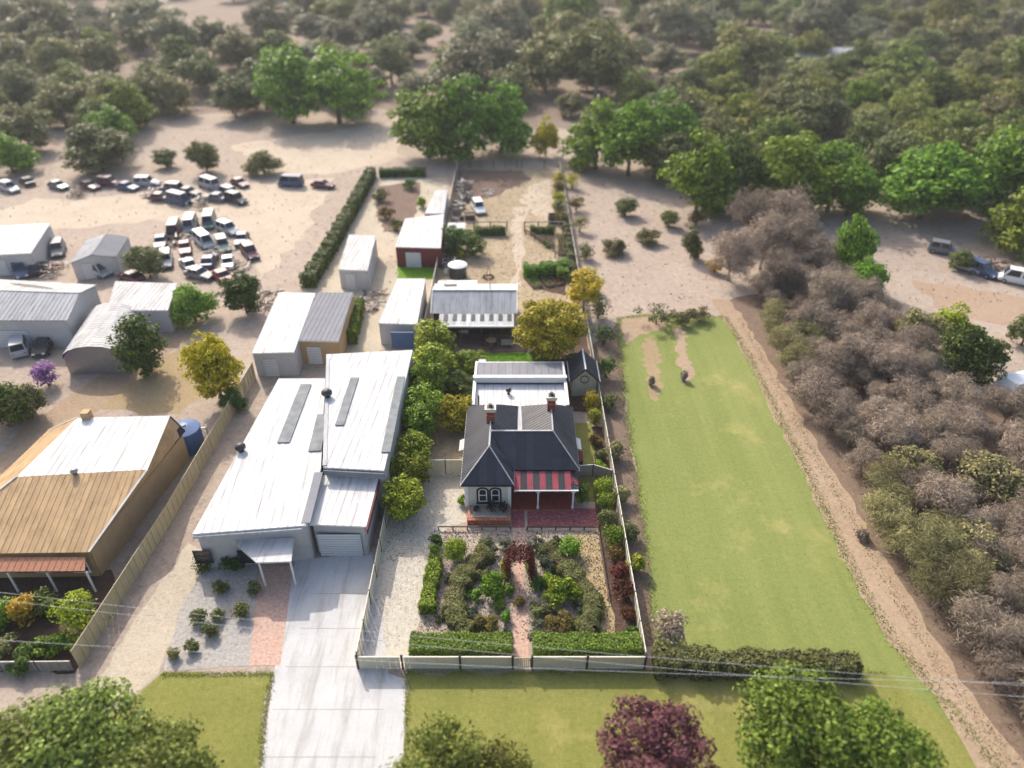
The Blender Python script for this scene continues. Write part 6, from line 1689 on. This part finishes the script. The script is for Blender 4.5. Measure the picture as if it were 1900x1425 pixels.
# brown thicket on the right
def inside(p, poly):
    x, y = p; c = False
    for i in range(len(poly)):
        (x0, y0), (x1, y1) = poly[i], poly[i - 1]
        if (y0 > y) != (y1 > y) and x < (x1 - x0) * (y - y0) / (y1 - y0) + x0: c = not c
    return c
thicket = [(32.01, 85.14), (39.84, 95.1), (45.32, 85.14), (48.15, 74.07), (44.97, 60.94), (55.18, 57.26), (64, 26), (40, 19), (32.69, 23.51), (32.18, 27.48), (31.6, 32.06), (31.33, 37.43), (31.21, 43.18), (31.07, 49.97), (31.22, 59.06), (31.05, 69.29)]
rt = random.Random(5); pts_ = []
tries = 0
while len(pts_) < 150 and tries < 20000:
    tries += 1
    p = (rt.uniform(18, 66), rt.uniform(19, 92))
    if p[1] > 48 and p[0] > 44 and rt.random() < .6: continue
    if inside(p, thicket) and all(math.dist(p, q) > 2.7 for q in pts_): pts_.append(p)
for k, p in enumerate(pts_):
    s = rt.uniform(.75, 1.35)
    place = ('near ' if p[1] < 38 else ('middle ' if p[1] < 58 else 'far ')) + ('edge beside the worn path' if inside((p[0] - 5, p[1]), thicket) is False else 'depth of the right thicket')
    olive = math.sin(p[0] * .23 + 1.3) + math.sin(p[1] * .19) > .75
    T('scrub', p, 4.0 * s, 5.0 * s, ('olive half-bare tree at the ' if olive else 'bare brown tree at the ') + place, 'leaf_scrub_olive' if olive else None, group=('olive trees, ' if olive else 'bare brown trees, ') + place)
for k, (px, h, w) in enumerate((((30.38, 91.6), 8, 9), ((35.93, 95.1), 9, 10), ((40.62, 95.1), 9, 10), ((37.02, 104.82), 9, 10), ((41.43, 102.75), 10, 10), ((42.53, 91.6), 7, 8), ((40.13, 80.72), 7, 8), ((35.72, 86.69), 7, 8), ((35.79, 74.07), 6, 7), ((38.25, 67.06), 6, 7), ((40.98, 64.93), 6, 7))):
    T('scrub', px, h, w, 'tall bare brown tree at the top of the thicket by the dirt track', group='tall bare trees at the thicket top')
for px, h, w, mt, lab in (
        ((46.44, 89.91), 11, 6.5, 'leaf_bright', 'tall bright green tree behind the brown thicket top'),
        ((46.76, 85.14), 7, 6, 'leaf_bright', 'smaller bright green tree right of the thicket top'),
        ((52.7, 74.07), 6, 8, 'leaf_lime', 'lime green tree right of the thicket near the orange dirt'),
        ((47.58, 72.83), 6, 7, 'leaf_gum', 'olive tree between the thicket and lime tree'),
        ((50.44, 65.99), 7.5, 8, 'leaf_dark', 'dark round green tree beside the caravan'),
        ((64.84, 95.1), 3.5, 4.5, 'leaf_olive', 'small olive tree among the vehicles on the right'),
        ((61.49, 74.07), 5, 5, 'leaf_gum', 'dull green tree at the right edge behind the caravan'),
        ((26.54, 98.82), 6, 4, 'leaf_olive', 'narrow olive tree at the head of the worn path'),
        ((36.75, 49.24), 4.5, 6, 'leaf_scrub_olive', 'pale olive tree in the lower thicket'),
        ((42.54, 47.11), 5, 7, 'leaf_scrub_olive', 'broad pale olive tree in the right of the thicket'),
        ((37.14, 39.62), 4.5, 6, 'leaf_scrub_olive', 'pale olive tree below the broad one in the thicket')):
    T('round', px, h, w, lab, mt)
# left yard trees
T('oval', (-41.4, 67.61), 7.6, 5.6, 'dark oval conifer beside the barrel-roofed shed', 'leaf_dark')
T('round', (-40.24, 79.88), 5.8, 6.2, 'round green tree above the yellow tree in the car yard', 'leaf_bright')
T('round', (-34.48, 82.16), 6.0, 6.6, 'round dark green tree right of the other in the car yard', 'leaf_dark')
T('round', (-51.24, 92.45), 5.5, 6.8, 'olive green tree between the small grey shed and wrecks', 'leaf_olive')
T('round', (-31.21, 62.69), 9.0, 7.0, 'yellow and green autumn tree beside the tan fence', 'leaf_autumn', 'autumn_tree')
T('round', (-51.33, 58.15), 6.5, 7.5, 'dark green tree at the left edge above the tan house', 'leaf_dark')
T('round', (-49.88, 59.52), 4.5, 5.0, 'olive tree beside the pink shrub', 'leaf_olive')
T('round', (-29.26, 60.94), 3, 3, 'small dark bush behind the blue-grey tank', 'leaf_dark', 'yard_bush', cat='shrub')
T('round', (-59.47, 138.84), 7, 8, 'dull green tree at the far edge of the car yard', 'leaf_olive')
T('round', (-48.23, 138.19), 5, 7.5, 'low olive tree beside the paddock', 'leaf_olive')
T('round', (-68.69, 142.18), 4, 6, 'low olive bush-like tree behind the far cars', 'leaf_olive')
T('round', (-80.56, 140.5), 10, 15, 'broad olive tree behind the maroon cars', 'leaf_olive')
T('round', (-97.36, 138.84), 9, 12, 'bright green tree at the left edge behind the car yard', 'leaf_bright')
# distinctive trees behind the property
for px, h, w, mt, lab in (
        ((-17.25, 148.53), 15, 19, 'leaf_bright', 'bright green tree left of the trio behind the back fence'),
        ((-9.5, 149.27), 18, 19, 'leaf_bright', 'tallest bright green tree of the trio behind the back fence'),
        ((-2.26, 151.51), 16, 15, 'leaf_bright', 'bright green tree right of the trio behind the back fence'),
        ((6.93, 149.27), 9, 7, 'leaf_yellow', 'yellow tree behind the back gate'),
        ((16.57, 141.5), 15, 16, 'leaf_bright', 'bright green tree nearest the back gate on the right'),
        ((22.41, 137.22), 15, 16, 'leaf_bright', 'bright green tree in the middle of the right rear group'),
        ((29.08, 141.5), 16, 18, 'leaf_bright', 'bright green tree at the right of the rear group'),
        ((-51.83, 175.47), 19, 21, 'leaf_bright', 'bright green tree left of the pair beyond the paddock'),
        ((-40.95, 175.47), 19, 23, 'leaf_bright', 'bright green tree right of the pair beyond the paddock'),
        ((31.0, 116.15), 16, 15, 'leaf_bright', 'green tree left of the lime tree behind the thicket'),
        ((37.22, 119.16), 14, 13, 'leaf_dark', 'darker green tree between the green and lime trees'),
        ((46.21, 118.14), 15, 17, 'leaf_lime', 'vivid lime green tree behind the brown thicket'),
        ((54.06, 118.14), 13, 16, 'leaf_lime', 'second vivid lime green tree right of the first'),
        ((56.53, 116.15), 9, 9, 'leaf_bright', 'green tree right of the lime pair'),
        ((68.27, 114.93), 13, 20, 'leaf_bright', 'broad green tree at the right beyond the dirt track'),
        ((80.88, 115.66), 16, 19, 'leaf_bright', 'tall green tree near the right edge beyond the track'),
        ((76.73, 100.76), 11, 14, 'leaf_bright', 'green tree at the right edge above the white van'),
        ((19.15, 116.15), 3.5, 5, 'leaf_olive', 'small olive tree on the bare ground right of the yard'),
        ((15.51, 100.76), 2.6, 4.5, 'leaf_scrub_olive', 'low dull tree on the bare ground beside the right fence'),
        ((21.04, 104.82), 2.6, 4.5, 'leaf_scrub_olive', 'low dull tree on the bare ground left of the thicket'),
        ((25.59, 111.4), 3.2, 4, 'leaf_gum', 'small grey-green tree on the bare ground left of the thicket')):
    T('round', px, h, w, lab, mt)
# nearer woodland behind the bright row on the right and behind the car yard on the left
rn = random.Random(9); n = 0; tries = 0
near = [(o.location.x, o.location.y) for o in bpy.data.objects if o.get('category') == 'tree' and o.location.y > 110]
while n < 70 and tries < 9000:
    tries += 1
    if rn.random() < .72: x, y = rn.uniform(30, 150), rn.uniform(126, 190); where = 'behind the bright row on the right'
    else: x, y = rn.uniform(-150, -82), rn.uniform(150, 200); where = 'behind the car yard on the left'
    if abs(x) > (y * .8252 + 25.4) / 1330 * 1000 or any(math.dist((x, y), q) < 7.5 for q in near): continue
    near.append((x, y)); n += 1
    m_, lk = rn.choice((('leaf_gum_green', 'mid green'), ('leaf_olive', 'olive'), ('leaf_bright', 'fresh green'), ('leaf_gum', 'grey-green'), ('leaf_gum_green', 'mid green')))
    s = rn.uniform(.8, 1.3)
    T('round', (x, y), 10.5 * s, 12.5 * s, f'{lk} leafy tree {where}', m_, group=f'{lk} trees {where}')
# far woodland: gums with sandy gaps
gaps = [((-113.69, 189.97), 10), ((-100.95, 201.65), 10), ((-82.39, 309.7), 16), ((-54.92, 309.7), 14), ((-31.69, 309.7), 16), ((8.85, 254.45), 12), ((63.37, 309.7), 16), ((141.94, 274.25), 12), ((-169.0, 309.7), 14), ((-83.18, 254.45), 14), ((-148.19, 354.47), 62), ((-109.81, 291.0), 28), ((-35.44, 176.93), 16), ((-41.49, 154.98), 34), ((-52.51, 149.27), 30), ((-34.9, 237.07), 17), ((-18.97, 247.23), 16), ((48.61, 381.58), 24), ((87.06, 274.25), 18), ((96.94, 264.02), 14), ((-174.49, 285.22), 12), ((-123.81, 237.07), 14), ((-72.22, 156.96), 22), ((-53.69, 135.63), 26), ((-78.2, 149.27), 18), ((3.91, 149.27), 12), ((55.53, 104.82), 30), ((-67.44, 195.66), 10), ((107.99, 245.49), 12), ((217.48, 372.13), 18), ((-28.51, 153.03), 14)]
taken = [(o.location.x, o.location.y, 9) for o in bpy.data.objects if o.get('category') == 'tree' and o.location.y > 140]
rf = random.Random(21); n = 0; tries = 0
while n < 298 and tries < 30000:
    tries += 1
    y = rf.uniform(140, 425); hw = (y * .8252 + 25.4) / 1330 * 1010
    x = rf.uniform(-hw, hw)
    if y < 176 and -78 < x < 30: continue
    if x < 0 and y < 165: continue
    if any(math.dist((x, y), g[0]) < g[1] * .8 for g in gaps): continue
    s = rf.choice((.6, .75, .9, 1.0, 1.1, 1.3, 1.45)) * rf.uniform(.92, 1.08) * (1.0 if y < 260 else 1.15)
    sp = 9.5 * s
    if any(math.dist((x, y), (q[0], q[1])) < .5 * sp + .5 * q[2] for q in taken): continue
    taken.append((x, y, sp)); n += 1
    kind = rf.random(); grey = kind < .36; green = kind > (.68 if x > 25 else .8)
    mt = 'leaf_gum_grey' if grey else None
    if green: mt = 'leaf_gum_green'
    side = ('near ' if y < 250 else ('central ' if y < 335 else 'distant ')) + ('left' if x < -45 else ('right' if x > 45 else 'middle'))
    look = 'brighter green' if green else ('pale grey-green' if grey else 'grey-green')
    T('gum', (x, y), 12.0 * s * rf.uniform(.8, 1.25), 16.0 * s, f'{look} gum tree in the {side} part of the far woodland', mt, group=f'{look} gums of the {side} woodland')
# the wood goes on past the last trees one can tell apart
C, NN = [], []
for k in range(150):
    x, y = rf.uniform(-420, 420), rf.uniform(432, 620)
    cl = clumps(14, 5, 5, 3.5, 8, .5, -.6)
    c, nn = crown_pts(cl, 16, 2.2, .75, .4)
    C.append(c + np.array([x, y, 0])); NN.append(nn)
C = np.concatenate(C); NN = np.concatenate(NN)
o = link('distant_woodland', leaf_mesh('distant_woodland', C, NN, .8 * nrg.uniform(.7, 1.3, len(C))), 'leaf_gum')
tag(o, 'grey-green woodland continuing into the distance', 'woodland', kind='stuff')
# a few roofs glimpsed through the trees
for px, w, d, lab, rz in (((99.42, 245.49), 22, 12, 'pale roofed house hidden among the right woodland trees', .3), ((-18.16, 387.47), 20, 12, 'pale roofed house at the top edge of the woodland', .1), ((12.5, 372.13), 16, 10, 'grey-white roofed house at the top centre of the woodland', -.2), ((235.38, 381.58), 18, 10, 'grey roofed house at the top right corner', .2)):
    t = thing('far_house', lab, 'house', (px[0], px[1], 0))
    q = [(px[0] - w / 2, px[1] - d / 2), (px[0] + w / 2, px[1] - d / 2), (px[0] + w / 2, px[1] + d / 2), (px[0] - w / 2, px[1] + d / 2)]
    gable_block(t, q, 3, 2.0, 'wall_cream', 'roof_light_grey', sheetw=3.0, along='x')
    for k in range(3): window(t, px[0] - w * .3 + w * .3 * k, px[1] - d / 2 + .3, 1, 2.2, 1.8)

# ------------------------------------------------------------------ loose ground cover
def scatter(name, label, cat, n, area_fn, size, mat, zr=(0.02, .05), flat=1.5):
    C = np.array([area_fn() for _ in range(n)])
    z = nrg.uniform(zr[0], zr[1], n)
    o = link(name, leaf_mesh(name, np.column_stack([C, z]), nrg.normal(size=(n, 3)) + np.array([0, 0, flat]), size * nrg.uniform(.5, 1.4, n)), mat)
    tag(o, label, cat, kind='stuff')
R_ = lambda x0, x1, y0, y1: (lambda: (nrg.uniform(x0, x1), nrg.uniform(y0, y1)))
def bedxy():
    x = nrg.uniform(-6.8, 6.2)
    return (x if x < 0 else x + 1.3, nrg.uniform(32.4, 43.5))
surf('chip_dark', (0.05, 0.035, 0.03), .3, 3, 9)
surf('chip_pale', (0.52, 0.48, 0.44), .2, 3, 9)
scatter('bark_chips', 'dark bark chips strewn over the front garden beds', 'bark chips', 2600, bedxy, .075, 'chip_dark', (.02, .05), 1.2)
scatter('pale_stones', 'pale pebbles strewn over the front garden beds', 'pebbles', 3000, bedxy, .07, 'chip_pale', (.02, .06), 1.2)
scatter('driveway_stones', 'darker stones and leaves strewn on the gravel driveway', 'pebbles', 3500, R_(-10.6, -4.3, 32, 50.6), .035, 'leaf_litter', (.02, .04), 2)
scatter('yard_debris', 'dark twigs and clods strewn over the rear yard sand', 'debris', 2600, R_(-10.4, 9.0, 86, 141), .11, 'leaf_litter', (.02, .06), 1.2)
scatter('leaf_litter', 'dry brown leaves fallen over the front garden gravel', 'leaves', 3800, R_(-6.9, 9.1, 32.4, 43.5), .07, 'leaf_litter')
scatter('leaf_litter', 'dry leaves fallen along the gravel driveway under the glossy trees', 'leaves', 900, lambda: (-10.6 + abs(nrg.normal()) * 1.6, nrg.uniform(40, 60)), .07, 'leaf_litter')
scatter('leaf_litter', 'dry leaves on the red paved court', 'leaves', 300, R_(1.4, 7.3, 43.9, 46), .06, 'leaf_litter')
scatter('dry_grass', 'dry straw tufts over the sandy rear yard', 'grass', 9000, R_(-10.4, 9.0, 86, 141), .07, 'grass_dry', (.02, .06), .6)
scatter('lawn_blades', 'short green blades of the back lawn', 'grass', 9000, R_(-3.6, 4.1, 65.6, 72.1), .06, 'grass_blade', (.02, .07), .2)
scatter('weeds', 'low dry weeds over the bare ground beyond the yards', 'grass', 14000, lambda: (nrg.uniform(-120, 90), nrg.uniform(85, 230)), .15, 'grass_dry', (.03, .1), .8)
def in_thicket():
    while True:
        p = (nrg.uniform(18, 64), nrg.uniform(20, 90))
        if inside(p, thicket): return p
scatter('scrub_litter', 'fallen twigs on the thicket floor', 'litter', 5000, in_thicket, .1, 'leaf_litter', (.02, .12), .6)
# undergrowth between the far trees
C, NN = [], []
for k in range(420):
    y = rf.uniform(175, 420); hw = (y * .8252 + 25.4) / 1330 * 980
    x = rf.uniform(-hw, hw)
    if any(math.dist((x, y), g_[0]) < g_[1] * .7 for g_ in gaps) or (y < 205 and -65 < x < 30): continue
    s = rf.uniform(.6, 1.5)
    c, nn = crown_pts(clumps(6, 2.2 * s, 2.2 * s, .7 * s, .8 * s, .3, -.5), 22, 1.1 * s, .7, .3)
    c[:, 2] = np.maximum(c[:, 2], .05)
    C.append(c + np.array([x, y, 0])); NN.append(nn)
C = np.concatenate(C); NN = np.concatenate(NN)
o = link('undergrowth', leaf_mesh('undergrowth', C, NN, .35 * nrg.uniform(.6, 1.3, len(C))), 'leaf_scrub_olive')
tag(o, 'dull olive undergrowth between the woodland trees', 'undergrowth', kind='stuff')

# thin summer haze over the whole place
hz = MB().box(-700, 700, -60, 760, -1.0, 46.0).build('haze', None)
hm = bpy.data.materials.new('haze_air'); hm.use_nodes = True
hn = hm.node_tree
hn.nodes.remove(hn.nodes['Principled BSDF'])
pv = hn.nodes.new('ShaderNodeVolumePrincipled')
pv.inputs['Color'].default_value = (0.86, 0.88, 0.90, 1)
pv.inputs['Density'].default_value = 0.00023
pv.inputs['Anisotropy'].default_value = 0.2
hn.links.new(pv.outputs[0], hn.nodes['Material Output'].inputs['Volume'])
hz.data.materials.append(hm)
tag(hz, 'thin pale haze hanging in the air over the town', 'haze', kind='stuff')

def edge_tufts(name, label, pts, n, spread, size, mat):
    L = [math.dist(a, b_) for a, b_ in zip(pts, pts[1:])]
    def pick():
        u = nrg.random() * sum(L)
        for (a, b_), l in zip(zip(pts, pts[1:]), L):
            if u <= l: break
            u -= l
        t_ = min(1, u / l)
        return (a[0] + (b_[0] - a[0]) * t_ + nrg.normal() * spread, a[1] + (b_[1] - a[1]) * t_ + nrg.normal() * spread)
    scatter(name, label, 'grass', n, pick, size, mat, (.02, .07), 1.0)
leaf_mat('grass_field', (0.14, 0.17, 0.03), (0.24, 0.28, 0.06), (0.34, 0.36, 0.1), objvar=0.0)
edge_tufts('field_edge_grass', 'ragged grass tufts along the worn path edge of the field', [(27.4, 81.01), (27.96, 71.63), (27.89, 60.94), (27.82, 50.72), (27.54, 41.95), (27.52, 36.39), (27.89, 32.52), (29.05, 28.46), (29.91, 25.25), (30.59, 22.2)], 6000, .3, .06, 'grass_field')
edge_tufts('field_side_grass', 'ragged grass tufts along the fence side and far end of the field', [(27.4, 81.01), (17.43, 81.58), (13.56, 80.72), (12.18, 64.93), (11.65, 52.26), (11.2, 42.56), (10.29, 32.52)], 5000, .28, .06, 'grass_field')
edge_tufts('verge_edge_grass', 'ragged grass tufts along the edges of the street verge', [(-24.45, 29.81), (-16.72, 29.89), (-16.42, 26.71), (-15.66, 23.35)], 2000, .12, .05, 'grass_field')
edge_tufts('verge_fence_grass', 'ragged grass tufts along the foot of the front fence', [(-6.57, 23.51), (-7.35, 29.98), (11.71, 30.06), (25.99, 29.89)], 4000, .14, .05, 'grass_field')
edge_tufts('path_edge_weeds', 'dry weeds along the thicket edge of the worn path', [(29.2, 80.72), (29.19, 69.29), (29.25, 58.15), (29.55, 49.24), (29.57, 41.95), (29.81, 36.39), (30.17, 30.74), (31.0, 25.97), (31.44, 22.53)], 2600, .35, .06, 'grass_dry')
